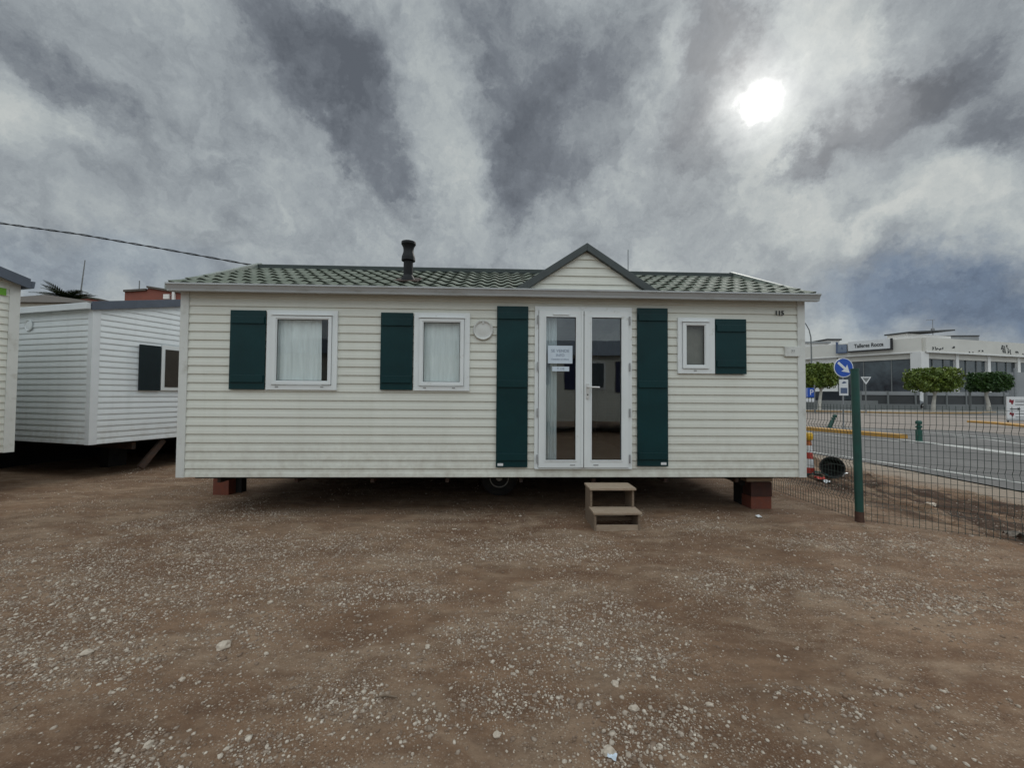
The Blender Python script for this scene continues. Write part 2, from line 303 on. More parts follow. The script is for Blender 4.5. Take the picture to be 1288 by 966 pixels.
# ------------------------------------------------------------------ mesh helpers
def rename_base(n): return n
def link(name, me, mat, parent=None):
    o = bpy.data.objects.new(name, me); col.objects.link(o)
    if mat: me.materials.append(M[mat] if isinstance(mat, str) else mat)
    if parent is not None: o.parent = parent
    return o
class MB:
    def __init__(s): s.v = []; s.f = []
    def add(s, vs, fs):
        k = len(s.v); s.v += [tuple(v) for v in vs]; s.f += [tuple(i + k for i in f) for f in fs]; return s
    def box(s, x0, x1, y0, y1, z0, z1, T=None):
        vs = [Vector(p) for p in ((x0, y0, z0), (x1, y0, z0), (x1, y1, z0), (x0, y1, z0), (x0, y0, z1), (x1, y0, z1), (x1, y1, z1), (x0, y1, z1))]
        if T: vs = [T @ v for v in vs]
        return s.add(vs, [(0, 3, 2, 1), (4, 5, 6, 7), (0, 1, 5, 4), (1, 2, 6, 5), (2, 3, 7, 6), (3, 0, 4, 7)])
    def prism(s, pts, axis, a, b, T=None):   # pts 2-D polygon, extruded along axis from a to b
        n = len(pts)
        def P(p, w):
            v = {'x': (w, p[0], p[1]), 'y': (p[0], w, p[1]), 'z': (p[0], p[1], w)}[axis]; v = Vector(v); return T @ v if T else v
        vs = [P(p, a) for p in pts] + [P(p, b) for p in pts]
        fs = [tuple(range(n))[::-1], tuple(range(n, 2 * n))] + [(i, (i + 1) % n, n + (i + 1) % n, n + i) for i in range(n)]
        return s.add(vs, fs)
    def tube(s, pts, r, seg=8, caps=True):
        pts = [Vector(p) for p in pts]; rs = r if isinstance(r, (list, tuple)) else [r] * len(pts); vs = []; ref = None
        for i, p in enumerate(pts):
            d = (pts[min(i + 1, len(pts) - 1)] - pts[max(i - 1, 0)]).normalized()
            if ref is None: ref = Vector((0, 0, 1)) if abs(d.z) < .9 else Vector((1, 0, 0))
            a = d.cross(ref).normalized(); b = d.cross(a).normalized(); ref = -b if (-b).dot(ref) > 0 else b
            for k in range(seg):
                t = 2 * math.pi * k / seg; vs.append(p + (a * math.cos(t) + b * math.sin(t)) * rs[i])
        fs = [(i * seg + k, i * seg + (k + 1) % seg, (i + 1) * seg + (k + 1) % seg, (i + 1) * seg + k) for i in range(len(pts) - 1) for k in range(seg)]
        if caps: fs += [tuple(range(seg))[::-1], tuple(range((len(pts) - 1) * seg, len(pts) * seg))]
        return s.add(vs, fs)
    def lathe(s, prof, c=(0, 0, 0), seg=24, T=None):
        vs = []; T = T or Matrix.Translation(c)
        for r, z in prof:
            for k in range(seg):
                t = 2 * math.pi * k / seg; vs.append(T @ Vector((r * math.cos(t), r * math.sin(t), z)))
        n = len(prof); fs = [(i * seg + k, i * seg + (k + 1) % seg, (i + 1) * seg + (k + 1) % seg, (i + 1) * seg + k) for i in range(n - 1) for k in range(seg)]
        fs += [tuple(range(seg))[::-1], tuple(range((n - 1) * seg, n * seg))]
        return s.add(vs, fs)
    def build(s, name, mat, parent=None, smooth=False, bevel=0):
        me = bpy.data.meshes.new(name); me.from_pydata(s.v, [], s.f); me.validate()
        bm = bmesh.new(); bm.from_mesh(me)
        bmesh.ops.recalc_face_normals(bm, faces=bm.faces)
        if bevel: bmesh.ops.bevel(bm, geom=[e for e in bm.edges if len(e.link_faces) == 2 and e.calc_face_angle(0) > .6], offset=bevel, segments=2, affect='EDGES', profile=.6)
        bm.to_mesh(me); bm.free()
        if smooth:
            me.polygons.foreach_set('use_smooth', [True] * len(me.polygons))
            try: me.set_sharp_from_angle(angle=rad(40))
            except Exception: pass
        return link(name, me, mat, parent)
def tag(o, label=None, cat=None, group=None, kind=None):
    if label: o['label'] = label
    if cat: o['category'] = cat
    if group: o['group'] = group
    if kind: o['kind'] = kind
    return o
def empty(name, loc, rz=0, label=None, cat=None, group=None):
    o = bpy.data.objects.new(name, None); col.objects.link(o); o.location = loc; o.rotation_euler = (0, 0, rz); o.empty_display_size = .2
    return tag(o, label, cat, group)
def copy_tree(o, parent=None):
    c = o.copy(); col.objects.link(c); c.parent = parent
    for ch in list(o.children): copy_tree(ch, c)
    return c
def text(name, body, size, mat, parent, T, extrude=.0008, sx=1.0, bold=0.0):
    cu = bpy.data.curves.new(name, 'FONT'); cu.body = body; cu.size = size; cu.extrude = extrude; cu.align_x = 'CENTER'; cu.align_y = 'CENTER'; cu.offset = bold
    to = bpy.data.objects.new(name, cu); col.objects.link(to); bpy.context.view_layer.update()
    me = bpy.data.meshes.new_from_object(to.evaluated_get(bpy.context.evaluated_depsgraph_get())); bpy.data.objects.remove(to)
    me.transform(T @ Matrix.Diagonal((sx, 1, 1, 1))); me.materials.clear(); return link(name, me, mat, parent)
FR = Matrix.Rotation(rad(90), 4, 'X')    # lays text upright, facing -Y
def TF(x, y, z): return Matrix.Translation((x, y, z)) @ FR
# value noise shared by the ground mesh and the stones on it
_tab = rng.random((256, 256))
def vnoise(x, y):
    xi = np.floor(x).astype(int); yi = np.floor(y).astype(int); fx = x - xi; fy = y - yi; fx = fx * fx * (3 - 2 * fx); fy = fy * fy * (3 - 2 * fy)
    g = lambda a, b: _tab[a & 255, b & 255]
    return (g(xi, yi) * (1 - fx) + g(xi + 1, yi) * fx) * (1 - fy) + (g(xi, yi + 1) * (1 - fx) + g(xi + 1, yi + 1) * fx) * fy
def fbm(x, y, o=4):
    s = 0; a = .5; f = 1.
    for i in range(o): s = s + a * (vnoise(x * f + 17 * i, y * f + 31 * i) - .5); a *= .5; f *= 2.03
    return s
def ss(v, a, b): t = np.clip((v - a) / (b - a), 0, 1); return t * t * (3 - 2 * t)
def gheight(x, y):
    h = .035 * fbm(x * .7, y * .7, 4) + .022 * fbm(x * 3.1 + 5, y * 3.1, 4) + .010 * fbm(x * 14, y * 14, 3)
    v = ss(x, 4.6, 5.3) * (1 - ss(x, 6.9, 7.4))
    h = h + v * (.42 * np.abs(fbm(x * 2.6 + 40, y * .9, 5)) - .05 + .10 * fbm(x * 9, y * 5, 3))
    h = h * (1 - ss(x, 7.3, 7.7)) - .012 * ss(x, 7.3, 7.7)
    return h

# ------------------------------------------------------------------ ground, road
def grid_ground():
    xs = np.concatenate([np.arange(-40, -8, .8), np.arange(-8, -4.5, .1), np.arange(-4.5, 5.6, .03), np.arange(5.6, 7.95, .05), [8.0]])
    ys = np.concatenate([np.arange(-30, -2, .8), np.arange(-2, .8, .12), np.arange(.8, 5.6, .03), np.arange(5.6, 10, .06), np.arange(10, 40.1, .6)])
    Xg, Yg = np.meshgrid(xs, ys); Zg = gheight(Xg, Yg); nx, ny = len(xs), len(ys)
    co = np.stack([Xg, Yg, Zg], -1).reshape(-1, 3)
    i = np.arange(nx - 1)[None, :] + nx * np.arange(ny - 1)[:, None]; q = np.stack([i, i + 1, i + 1 + nx, i + nx], -1).reshape(-1, 4)
    me = bpy.data.meshes.new('yard_ground'); me.vertices.add(len(co)); me.vertices.foreach_set('co', co.ravel().astype(np.float32))
    me.loops.add(q.size); me.polygons.add(len(q)); me.loops.foreach_set('vertex_index', q.ravel().astype(np.int32)); me.polygons.foreach_set('loop_start', np.arange(0, q.size, 4, dtype=np.int32))
    me.update(calc_edges=True); me.polygons.foreach_set('use_smooth', [True] * len(q)); return tag(link('yard_ground', me, 'dirt'), kind='structure')
grid_ground()
def sheet(name, pts, z, mat, kind='structure', thick=0):
    b = MB(); n = len(pts)
    if thick: b.prism([(p[0], p[1]) for p in pts], 'z', z - thick, z)
    else: b.add([(p[0], p[1], z) for p in pts], [tuple(range(n))])
    return tag(b.build(name, mat), kind=kind)
sheet('ground', [(-1500, -1500), (1500, -1500), (1500, 1500), (-1500, 1500)], -.12, 'dirt_far')
def roadx(y, x0): return x0 - .055 * (y - 8) - .004 * (y - 8) ** 2 * (1 if y < 20 else 1)
ye = [-40, -20, -5, 0, 4, 8, 12, 16, 20, 26]
sheet('road', [(8.05 if y > -10 else 8.05, y) for y in (-60, 0, 9)] [:3] + [(7.6, 12), (6.8, 16), (6, 20), (4, 28), (-30, 60), (-30, 160), (160, 160), (160, -60)], .0, 'asphalt')
def strip(pts, w):
    L = []; R_ = []
    for i, p in enumerate(pts):
        a = pts[max(i - 1, 0)]; b = pts[min(i + 1, len(pts) - 1)]; d = Vector((b[0] - a[0], b[1] - a[1])).normalized(); n = Vector((-d.y, d.x)); ww = w[i] if isinstance(w, (list, tuple)) else w
        L.append((p[0] + n.x * ww / 2, p[1] + n.y * ww / 2)); R_.append((p[0] - n.x * ww / 2, p[1] - n.y * ww / 2))
    return L, R_
def marking(pts, w, z=.004, mat='line'):
    L, R_ = strip(pts, w); b = MB(); n = len(pts)
    b.add([(x, y, z) for x, y in L + R_], [(i, n + i, n + i + 1, i + 1) for i in range(n - 1)]); return tag(b.build('road_marking', mat), kind='structure')
def kerb(pts, w, h, mat, name='kerb'):
    L, R_ = strip(pts, w); b = MB(); n = len(pts); vs = []
    for i in range(n):
        l = Vector((*L[i], 0)); r = Vector((*R_[i], 0)); m_ = (l + r) / 2
        vs += [l, l + Vector((0, 0, h * .8)), l.lerp(r, .15) + Vector((0, 0, h)), l.lerp(r, .85) + Vector((0, 0, h)), r + Vector((0, 0, h * .8)), r]
    fs = [(i * 6 + k, i * 6 + k + 1, (i + 1) * 6 + k + 1, (i + 1) * 6 + k) for i in range(n - 1) for k in range(5)] + [(0, 1, 2, 3, 4, 5), tuple((n - 1) * 6 + k for k in range(5, -1, -1))]
    b.add(vs, fs); return tag(b.build(name, mat), kind='structure')
# tan paved surface beyond the lanes
P = lambda px, py: tuple(gnd(px, py)[:2])
sheet('pavement', [P(1000, 536), P(1130, 539.5), P(1220, 542), P(1288, 549), P(1330, 556), (60, 20), (75, 40), P(1288, 523.5), P(1130, 521), P(1000, 518)], .004, 'tan')
sheet('pavement', [P(1000, 516.8), P(1130, 519.4), P(1288, 521.0), (95, 60), (110, 120), (20, 120)], .10, 'paving', thick=.1)
marking([(9.6, -12), (9.3, 0), (9.0, 6), (8.62, 8.4), (8.25, 10), (7.9, 11.5), (7.2, 14)], .13)
marking([(12.7, -6), (13.1, 4), P(1300, 573.5), P(1220, 563.5), P(1160, 556), P(1130, 552.5)], [.5, .5, .48, .46, .34, .12])
marking([P(1000, 543.8), P(1060, 549.2), P(1110, 553.4), P(1150, 557.5)], .14)
marking([P(1340, 560), P(1288, 554.3), P(1200, 546.6), P(1150, 543)], .14)
marking([P(1340, 564), P(1288, 559), P(1240, 552.5), P(1200, 549)], .14)
marking([P(1000, 534), P(1030, 536), P(1072, 539), P(1120, 541.5)], .14)
kerb([P(985, 538.5), P(1015, 541), P(1080, 546.6), P(1120, 550), P(1137, 551.6)], .34, .15, 'yellow')
kerb([P(1222, 531.5), P(1260, 534), P(1288, 537), P(1340, 543)], .5, .13, 'yellow')
kerb([P(1000, 517.5), P(1060, 518.8), P(1130, 520.4), P(1200, 520.6), P(1250, 520.2)], .4, .16, 'yellow_dull')

# gravel ----------------------------------------------------------
def stones():
    ico = bmesh.new(); bmesh.ops.create_icosphere(ico, subdivisions=1, radius=1); bv = np.array([v.co[:] for v in ico.verts]); bf = np.array([[v.index for v in f.verts] for f in ico.faces]); ico.free()
    PT = [  # px, py, radius x, radius y (metres), weight
        (120, 770, .9, .55, 1.5), (30, 720, .9, .5, 1.2), (250, 720, .8, .45, 1.1), (60, 820, .5, .2, 1.3), (275, 650, .65, .55, 1.9), (330, 690, .8, .4, .9),
        (600, 800, .18, .10, 2.0), (760, 795, .35, .25, 2.3), (735, 760, .3, .25, 1.6), (800, 820, .25, .12, 1.4), (560, 690, 1.2, .4, .9), (700, 690, .6, .3, .8), (500, 740, .6, .3, .8),
        (1110, 685, .8, .25, 1.6), (1000, 730, .7, .22, 1.5), (1080, 745, .6, .2, 1.0), (1200, 760, .5, .2, 1.0), (930, 735, .4, .2, 1.2),
        (190, 950, .16, .10, 2.0), (330, 940, .14, .06, 1.2), (440, 875, .18, .08, 1.6), (395, 885, .1, .05, 1.4), (520, 905, .3, .1, .9), (770, 940, .15, .08, 1.8), (830, 920, .2, .08, 1.0), (1000, 880, .5, .15, .6), (640, 890, .4, .12, .7), (860, 660, .5, .25, .8)]
    xs, ys, rs, tn = [], [], [], []
    want = 82000; got = 0
    while got < want:
        n = 60000; y = 1.2 + (rng.random(n) ** .95) * 6.8; x = (rng.random(n) * 2 - 1) * np.minimum(y * 1.32 + .2, 7.2) ; ok = (x < 7.3)
        w = .035 + .26 * ss(fbm(x * 1.3 + 3, y * 1.3, 4), -.02, .16) + .1 * ss(fbm(x * 5 + 3, y * 5, 3), .0, .2)
        for px, py, rx, ry, a in PT:
            g = gnd(px, py); w = w + .85 * a * np.exp(-((x - g.x) / rx) ** 2 - ((y - g.y) / ry) ** 2) * (.4 + 1.6 * ss(fbm(x * 4, y * 4, 3), -.12, .15))
        w = w * (1 - .75 * (ss(y, 5.1, 5.4) * (np.abs(x) < 3.3)))
        k = ok & (rng.random(n) < w * .8); x, y = x[k], y[k]; m = len(x)
        r = np.clip(np.exp(rng.normal(math.log(.0045), .48, m)), .002, .016)
        xs.append(x); ys.append(y); rs.append(r); tn.append(rng.random(m) ** 1.7); got += m
    x, y, r, t = (np.concatenate(a)[:want] for a in (xs, ys, rs, tn)); n = len(x)
    s = rng.uniform(.6, 1.25, (n, 1, 3)) * np.array([1, 1, .62]); v = bv[None] * (1 + rng.uniform(-.34, .30, (n, len(bv), 1))) * s * r[:, None, None]
    a = rng.random(n) * 6.283; ca, sa = np.cos(a)[:, None], np.sin(a)[:, None]; vx = v[..., 0] * ca - v[..., 1] * sa; vy = v[..., 0] * sa + v[..., 1] * ca
    co = np.stack([vx + x[:, None], vy + y[:, None], v[..., 2] + (gheight(x, y) + r * .12)[:, None]], -1).reshape(-1, 3)
    f = (bf[None] + (np.arange(n) * len(bv))[:, None, None]).reshape(-1, 3)
    me = bpy.data.meshes.new('gravel'); me.vertices.add(len(co)); me.vertices.foreach_set('co', co.ravel().astype(np.float32)); me.loops.add(f.size); me.polygons.add(len(f))
    me.loops.foreach_set('vertex_index', f.ravel().astype(np.int32)); me.polygons.foreach_set('loop_start', np.arange(0, f.size, 3, dtype=np.int32)); me.update(calc_edges=True)
    at_ = me.attributes.new('tone', 'FLOAT', 'POINT'); at_.data.foreach_set('value', np.repeat(t, len(bv)).astype(np.float32))
    o = link('gravel', me, 'gravel'); tag(o, 'small pale gravel stones scattered in patches over the brown dirt', 'gravel', kind='stuff')
stones()
def rock(px, py, size, label, seed):
    g = gnd(px, py); bm = bmesh.new(); bmesh.ops.create_icosphere(bm, subdivisions=3, radius=1); r = random.Random(seed); off = Vector((r.random() * 50, r.random() * 50, 0))
    sx_, sy_ = r.uniform(.8, 1.2), r.uniform(.7, 1)
    for v in bm.verts:
        c_ = v.co.copy(); k = 1 + .45 * mnoise.noise(c_ * 1.3 + off) + .15 * mnoise.noise(c_ * 3.7 + off); v.co = Vector((c_.x * sx_, c_.y * sy_, c_.z * .62)) * k * size
    me = bpy.data.meshes.new('rock'); bm.to_mesh(me); bm.free(); o = link('rock', me, 'rock'); z = float(gheight(np.array([g.x]), np.array([g.y]))[0])
    o.location = (g.x, g.y, z + size * .28); o.rotation_euler = (0, 0, r.random() * 6); return tag(o, label, 'rock', 'larger stones lying on the dirt')
for i, a in enumerate([(281, 816, .036, 'largest pale angular stone at the lower left of the dirt yard'), (340, 761, .019, 'flat light stone lying alone midway between the large stone and the mobile home'),
    (110, 824, .024, 'white stone at the near edge of the dense gravel band on the far left'), (229, 857, .014, 'small stone just below left of the large pale stone'), (797, 894, .022, 'rounded tan stone right of centre in the foreground'),
    (773, 862, .02, 'off-white stone just above the rounded tan stone in the foreground'), (538, 816, .017, 'small pale stone left of the white gravel cluster'), (187, 938, .02, 'grey stone in the bottom left corner beside a gravel clump'),
    (766, 948, .024, 'chunky stone at the bottom edge below the centre of the yard'), (893, 887, .016, 'light pebble on the smooth dusty patch at the lower right'), (625, 926, .016, 'dull brown pebble on the bare dirt at bottom centre')]):
    rock(*a, seed=i + 3)
# little bits of litter
def scrap(px, py, s, label, mat, name='paper_scrap', cat='litter', seed=0, flat=.5):
    g = gnd(px, py); r = random.Random(seed); b = MB(); n = 5
    vs = [Vector(((i / (n - 1) - .5) * s * 1.5, (j / (n - 1) - .5) * s, r.uniform(0, s * flat) + .006)) for j in range(n) for i in range(n)]
    top = len(vs); vs += [v + Vector((0, 0, .0015)) for v in vs]
    fs = [(j * n + i, j * n + i + 1, (j + 1) * n + i + 1, (j + 1) * n + i) for j in range(n - 1) for i in range(n - 1)]; fs += [tuple(k + top for k in f[::-1]) for f in fs]
    b.add(vs, fs); o = b.build(name, mat); o.location = (g.x, g.y, float(gheight(np.array([g.x]), np.array([g.y]))[0])); o.rotation_euler = (0, 0, r.random() * 3); return tag(o, label, cat)
scrap(770, 955, .024, 'crumpled white and blue wrapper at the bottom edge of the yard', 'paper', seed=2)
scrap(954, 651, .045, 'small white scrap on the dirt in front of the right clay block pier', 'white_paint', 'white_scrap', seed=4)
g = gnd(485, 880); b = MB(); b.tube([(-.05, 0, .012), (0, .004, .016), (.055, -.006, .011)], [.004, .005, .003], 7); o = b.build('stick', 'wood_dark', smooth=True); o.location = (g.x, g.y, .0); o.rotation_euler = (0, 0, .1); tag(o, 'short dark twig lying on bare dirt in the foreground', 'stick')

# ------------------------------------------------------------------ siding
PROF = [(0, .0135), (.006, .014), (.048, .0095), (.053, .0070), (.090, .0022), (.094, .0)]
def prof(z0, z1, lap=.1):
    out = []; k = 0
    while z0 + k * lap < z1 - 1e-6:
        for q, d in PROF:
            z = z0 + k * lap + q * lap / .1
            if z <= z1: out.append((z, d))
        k += 1
    out.append((z1, .001)); return out
def depth_at(z, z0, lap):
    q = ((z - z0) % lap) * .1 / lap; P_ = PROF + [(.1, .0)]
    for (a, da), (b_, db) in zip(P_, P_[1:]):
        if a <= q <= b_: return da + (db - da) * (q - a) / (b_ - a)
    return 0
def siding(b, O, du, nrm, L, z0, z1, openings=(), lims=None, lap=.1, u0=0.):
    """clapboard wall: O origin, du direction along the wall, nrm outward normal"""
    O = Vector(O); du = Vector(du); nrm = Vector(nrm); pr = prof(z0, z1, lap)
    for (o0, o1, oz0, oz1) in openings:
        for z in (oz0, oz1):
            if z0 < z < z1: pr.append((z, depth_at(z, z0, lap)))
    pr.sort(key=lambda t: t[0]); lims = lims or (lambda z: (u0, L))
    def pt(u, z, d): return O + du * u + nrm * d + Vector((0, 0, z))
    for (za, da), (zb, db) in zip(pr, pr[1:]):
        zm = (za + zb) / 2; a0, a1 = lims(za); b0, b1 = lims(zb)
        if a1 - a0 < .002: continue
        cuts = sorted((o[0], o[1]) for o in openings if o[2] < zm < o[3]); cur_a, cur_b = a0, b0; segs = []
        for c0, c1 in cuts: segs.append((cur_a, cur_b, c0, c0)); cur_a = cur_b = c1
        segs.append((cur_a, cur_b, a1, b1))
        for (pa, pb, qa, qb) in segs:
            n = max(1, int((qa - pa) / 1.2))
            for k in range(n):
                f0, f1 = k / n, (k + 1) / n
                b.add([pt(pa + (qa - pa) * f0, za, da), pt(pa + (qa - pa) * f1, za, da), pt(pb + (qb - pb) * f1, zb, db), pt(pb + (qb - pb) * f0, zb, db)], [(0, 1, 2, 3)])
def roof_sheet(L0, L1, slope_len, nc, period, amp, step, du=.018):
    """stepped, waved tile sheet in its own plane: x along the eave, y up the slope, z out"""
    b = MB(); nx = int((L1 - L0) / du) + 1; xs = [L0 + (L1 - L0) * i / (nx - 1) for i in range(nx)]
    def w(x, ph=0):
        t = ((x / period + ph) % 1); return amp * (math.cos((t - .5) * 2 * math.pi) * .5 + .5) ** 1.25
    cl = slope_len / nc
    for k in range(nc):
        rows = [(k * cl + .05, -.004), (k * cl - .012 if k else .04, step - .007), (k * cl - .016 if k else .036, step), (k * cl + cl * .5, step * .62), (k * cl + cl + .05, step * .02)]
        vs = [(x, y + (0 if (j > 2) else -.02 * (w(x) / amp)), h + w(x)) for j, (y, h) in enumerate(rows) for x in xs]
        b.add(vs, [(j * nx + i, j * nx + i + 1, (j + 1) * nx + i + 1, (j + 1) * nx + i) for j in range(4) for i in range(nx - 1)])
    return b

# ================================================================== MAIN MOBILE HOME
YAW = .0383932; X0, Y0 = -3.8725, 4.7870; ZB = .476; LEN = 7.49; DEP = 3.50; ZT = 2.665
home = empty('mobile_home', (X0, Y0, 0), YAW, 'cream clapboard mobile home with dark green shutters and small gable over glass double doors', 'mobile home')
OPEN = dict(w1=(1.06, 1.76, 1.55, 2.37), w2=(2.765, 3.31, 1.55, 2.37), door=(4.19, 5.27, .60, 2.475), w3=(5.935, 6.275, 1.78, 2.36))
b = MB(); siding(b, (0, 0, 0), (1, 0, 0), (0, -1, 0), LEN - .022, ZB, ZT, list(OPEN.values()), u0=.022); b.build('wall', 'siding', home)
ridge_v, ridge_z = 1.72, 3.43
def gl_l(z):
    if z <= ZT: return (0, DEP)
    t = (z - ZT) / (ridge_z - .06 - ZT); return (ridge_v * t, DEP - (DEP - ridge_v) * t)
for O_, n_ in (((.02, 0, 0), (-1, 0, 0)), ((LEN - .02, 0, 0), (1, 0, 0))):
    b = MB(); siding(b, O_, (0, 1, 0), n_, DEP, ZB, ridge_z - .08, lims=gl_l); b.build('end_wall', 'siding', home)
b = MB(); siding(b, (0, DEP, 0), (1, 0, 0), (0, 1, 0), LEN - .022, ZB, ZT, u0=.022); b.build('wall', 'siding', home)
for u_, v_ in ((.022, 0), (LEN - .022, 0), (.022, DEP), (LEN - .022, DEP)):
    b = MB(); su = 1 if u_ < 1 else -1; sv = 1 if v_ == 0 else -1
    b.prism([(u_ - su * .022, v_ - sv * .022), (u_ + su * .072, v_ - sv * .022), (u_ + su * .072, v_ + sv * .002), (u_ + su * .002, v_ + sv * .002), (u_ + su * .002, v_ + sv * .072), (u_ - su * .022, v_ + sv * .072)], 'z', ZB - .004, ZT + .02)
    b.build('corner_trim', 'trim', home, bevel=.003)
# interior shell
b = MB(); b.box(.05, LEN - .05, .06, DEP - .06, ZB + .01, .585); b.build('floor', 'interior', home)
b = MB(); b.box(.05, LEN - .05, DEP - .09, DEP - .06, .59, 2.60); b.box(.05, .08, .07, DEP - .1, .59, 2.60); b.box(LEN - .08, LEN - .05, .07, DEP - .1, .59, 2.60); b.box(3.5, 3.54, .07, DEP - .1, .59, 2.60); b.box(5.75, 5.79, .07, DEP - .1, .59, 2.6); b.build('inner_wall', 'interior', home)
b = MB(); b.box(.05, LEN - .05, .06, DEP - .06, 2.605, 2.65); b.build('ceiling', 'interior', home)
# inner lining of the front wall (with the same openings)
b = MB(); us = sorted({.08, LEN - .08} | {u for o in OPEN.values() for u in o[:2]}); zs = sorted({.59, 2.60} | {z for o in OPEN.values() for z in o[2:]})
for ua, ub in zip(us, us[1:]):
    for za, zb in zip(zs, zs[1:]):
        um, zm = (ua + ub) / 2, (za + zb) / 2
        if not any(o[0] < um < o[1] and o[2] < zm < o[3] for o in OPEN.values()): b.box(ua, ub, .05, .065, za, zb)
b.build('wall_lining', 'interior', home)
# chassis
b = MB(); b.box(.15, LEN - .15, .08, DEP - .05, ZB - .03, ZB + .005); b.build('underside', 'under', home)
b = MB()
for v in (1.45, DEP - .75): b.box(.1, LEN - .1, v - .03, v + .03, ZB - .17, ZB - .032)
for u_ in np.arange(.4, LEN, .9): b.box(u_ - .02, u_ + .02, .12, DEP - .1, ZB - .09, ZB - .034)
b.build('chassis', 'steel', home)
b = MB(); b.box(.1, LEN - .1, DEP - .06, DEP - .03, -.05, ZB - .035); b.build('light_blocker', 'blocker', home)  # unseen rear panel, added to darken the ground below the floor
def wheel(u_, v_):
    w = bpy.data.objects.new('wheel', None); col.objects.link(w); w.parent = home; w.location = (u_, v_, .272); T = Matrix.Rotation(rad(90), 4, 'X')
    b = MB(); b.lathe([(.135, -.075), (.235, -.078), (.258, -.06), (.262, 0), (.258, .06), (.235, .078), (.135, .075)], T=T, seg=32); b.build('tyre', 'rubber', w, smooth=True)
    b = MB(); b.lathe([(.138, .05), (.138, .080), (.128, .080), (.120, .070), (.05, .072), (.045, .080), (.03, .082), (.001, .082)], T=T, seg=32); b.build('rim', 'rim', w, smooth=True)
wheel(3.74, 1.05)
b = MB(); b.box(3.70, 3.78, 1.13, DEP - .5, .24, .30); b.build('axle', 'steel', home)
# roof ---------------------------------------------------------
EV, EZ = -.10, 2.69; slope = math.atan2(ridge_z - EZ, ridge_v - EV); SL = math.hypot(ridge_z - EZ, ridge_v - EV)
roof = bpy.data.objects.new('roof', None); col.objects.link(roof); roof.parent = home
b = roof_sheet(-.09, LEN + .09, SL, 6, .178, .027, .025)
o = b.build('tile_sheet', 'roof', roof, smooth=True); o.matrix_local = Matrix.Translation((0, EV, EZ)) @ Matrix.Rotation(slope, 4, 'X')
sb = math.atan2(ridge_z - EZ, DEP + .1 - ridge_v)
b = roof_sheet(-(LEN + .09), .09, math.hypot(ridge_z - EZ, DEP + .1 - ridge_v), 6, .178, .027, .019, .03)
o = b.build('tile_sheet', 'roof', roof, smooth=True); o.matrix_local = Matrix.Translation((0, DEP + .1, EZ)) @ Matrix.Rotation(math.pi, 4, 'Z') @ Matrix.Rotation(sb, 4, 'X')
b = MB(); b.prism([(ridge_v - .10, ridge_z + .055), (ridge_v, ridge_z + .085), (ridge_v + .10, ridge_z + .055), (ridge_v + .10, ridge_z - .012), (ridge_v - .10, ridge_z - .012)], 'x', -.09, LEN + .09); b.build('ridge_cap', 'roof_dark', roof)
for ue in (-.09, LEN + .09):
    for s_, e_ in (((EV + .01, EZ), (ridge_v, ridge_z)), ((DEP + .10, EZ), (ridge_v, ridge_z))):
        b = MB(); (v0, z0), (v1, z1) = s_, e_; b.prism([(v0, z0 + .028), (v1, z1 + .105), (v1, z1 - .05), (v0, z0 - .05)], 'x', ue - .045 if ue < 0 else ue - .02, ue + .02 if ue < 0 else ue + .045); b.build('verge_trim', 'verge', roof, bevel=.004)
b = MB(); b.prism([(EV - .0, 2.670), (.02, 2.670), (.02, 2.658), (EV, 2.658)], 'x', -.07, LEN + .07); b.prism([(-.0, EZ - .03), (ridge_v, ridge_z - .05), (DEP, EZ - .03)], 'x', .0, LEN); b.build('soffit', 'gutter', roof)
# gutter, ogee section
gp = [(-.105, 2.690), (-.150, 2.690), (-.154, 2.704), (-.150, 2.708), (-.172, 2.752), (-.176, 2.756), (-.184, 2.758), (-.184, 2.776), (-.172, 2.776), (-.166, 2.764), (-.115, 2.764), (-.108, 2.76)]
b = MB(); b.prism([(v, z - .075) for v, z in gp], 'x', -.06, LEN + .085); b.build('gutter', 'gutter', home)
b = MB(); b.prism([(-v + DEP, z - .075) for v, z in gp], 'x', -.06, LEN + .085); b.build('gutter', 'gutter', home)
# small gable -------------------------------------------------
gab = bpy.data.objects.new('gable', None); col.objects.link(gab); gab.parent = home
gu, gz, gh, gw = 4.748, 2.68, .512, .79
def gl_g(z): t = (z - gz) / gh; return (gu - gw * (1 - t), gu + gw * (1 - t))
b = MB(); siding(b, (0, -.100, 0), (1, 0, 0), (0, -1, 0), 0, gz, gz + gh - .002, lims=gl_g); b.build('wall', 'siding', gab)
def rake(sg):
    b = MB(); a0 = (gu + sg * (gw + .11), gz - .004); a1 = (gu, gz + gh + .072)
    d = Vector((a1[0] - a0[0], a1[1] - a0[1])).normalized(); n = Vector((d.y, -d.x)) * (1 if sg < 0 else -1)
    i1 = (gu, gz + gh - .018); i0 = (gu + sg * (gw - .045), gz - .004)
    b.prism([a0, a1, i1, i0], 'y', -.158, -.098); b.build('rake_trim', 'rake', gab, bevel=.004)
rake(-1); rake(1)
zr = gz + gh + .04; vback = EV + (zr - EZ) / math.tan(slope)
for sg in (-1, 1):
    b = MB(); e0 = gu + sg * (gw + .09); vb0 = EV + .02
    b.add([(e0, -.15, gz), (gu, -.15, zr), (gu, vback, zr), (e0, vb0, gz + .01), (e0, -.15, gz - .02), (gu, -.15, zr - .02), (gu, vback, zr - .02), (e0, vb0, gz - .01)], [(0, 1, 2, 3), (4, 7, 6, 5), (0, 4, 5, 1), (1, 5, 6, 2), (2, 6, 7, 3), (3, 7, 4, 0)]); b.build('roof_slope', 'roof_dark', gab)
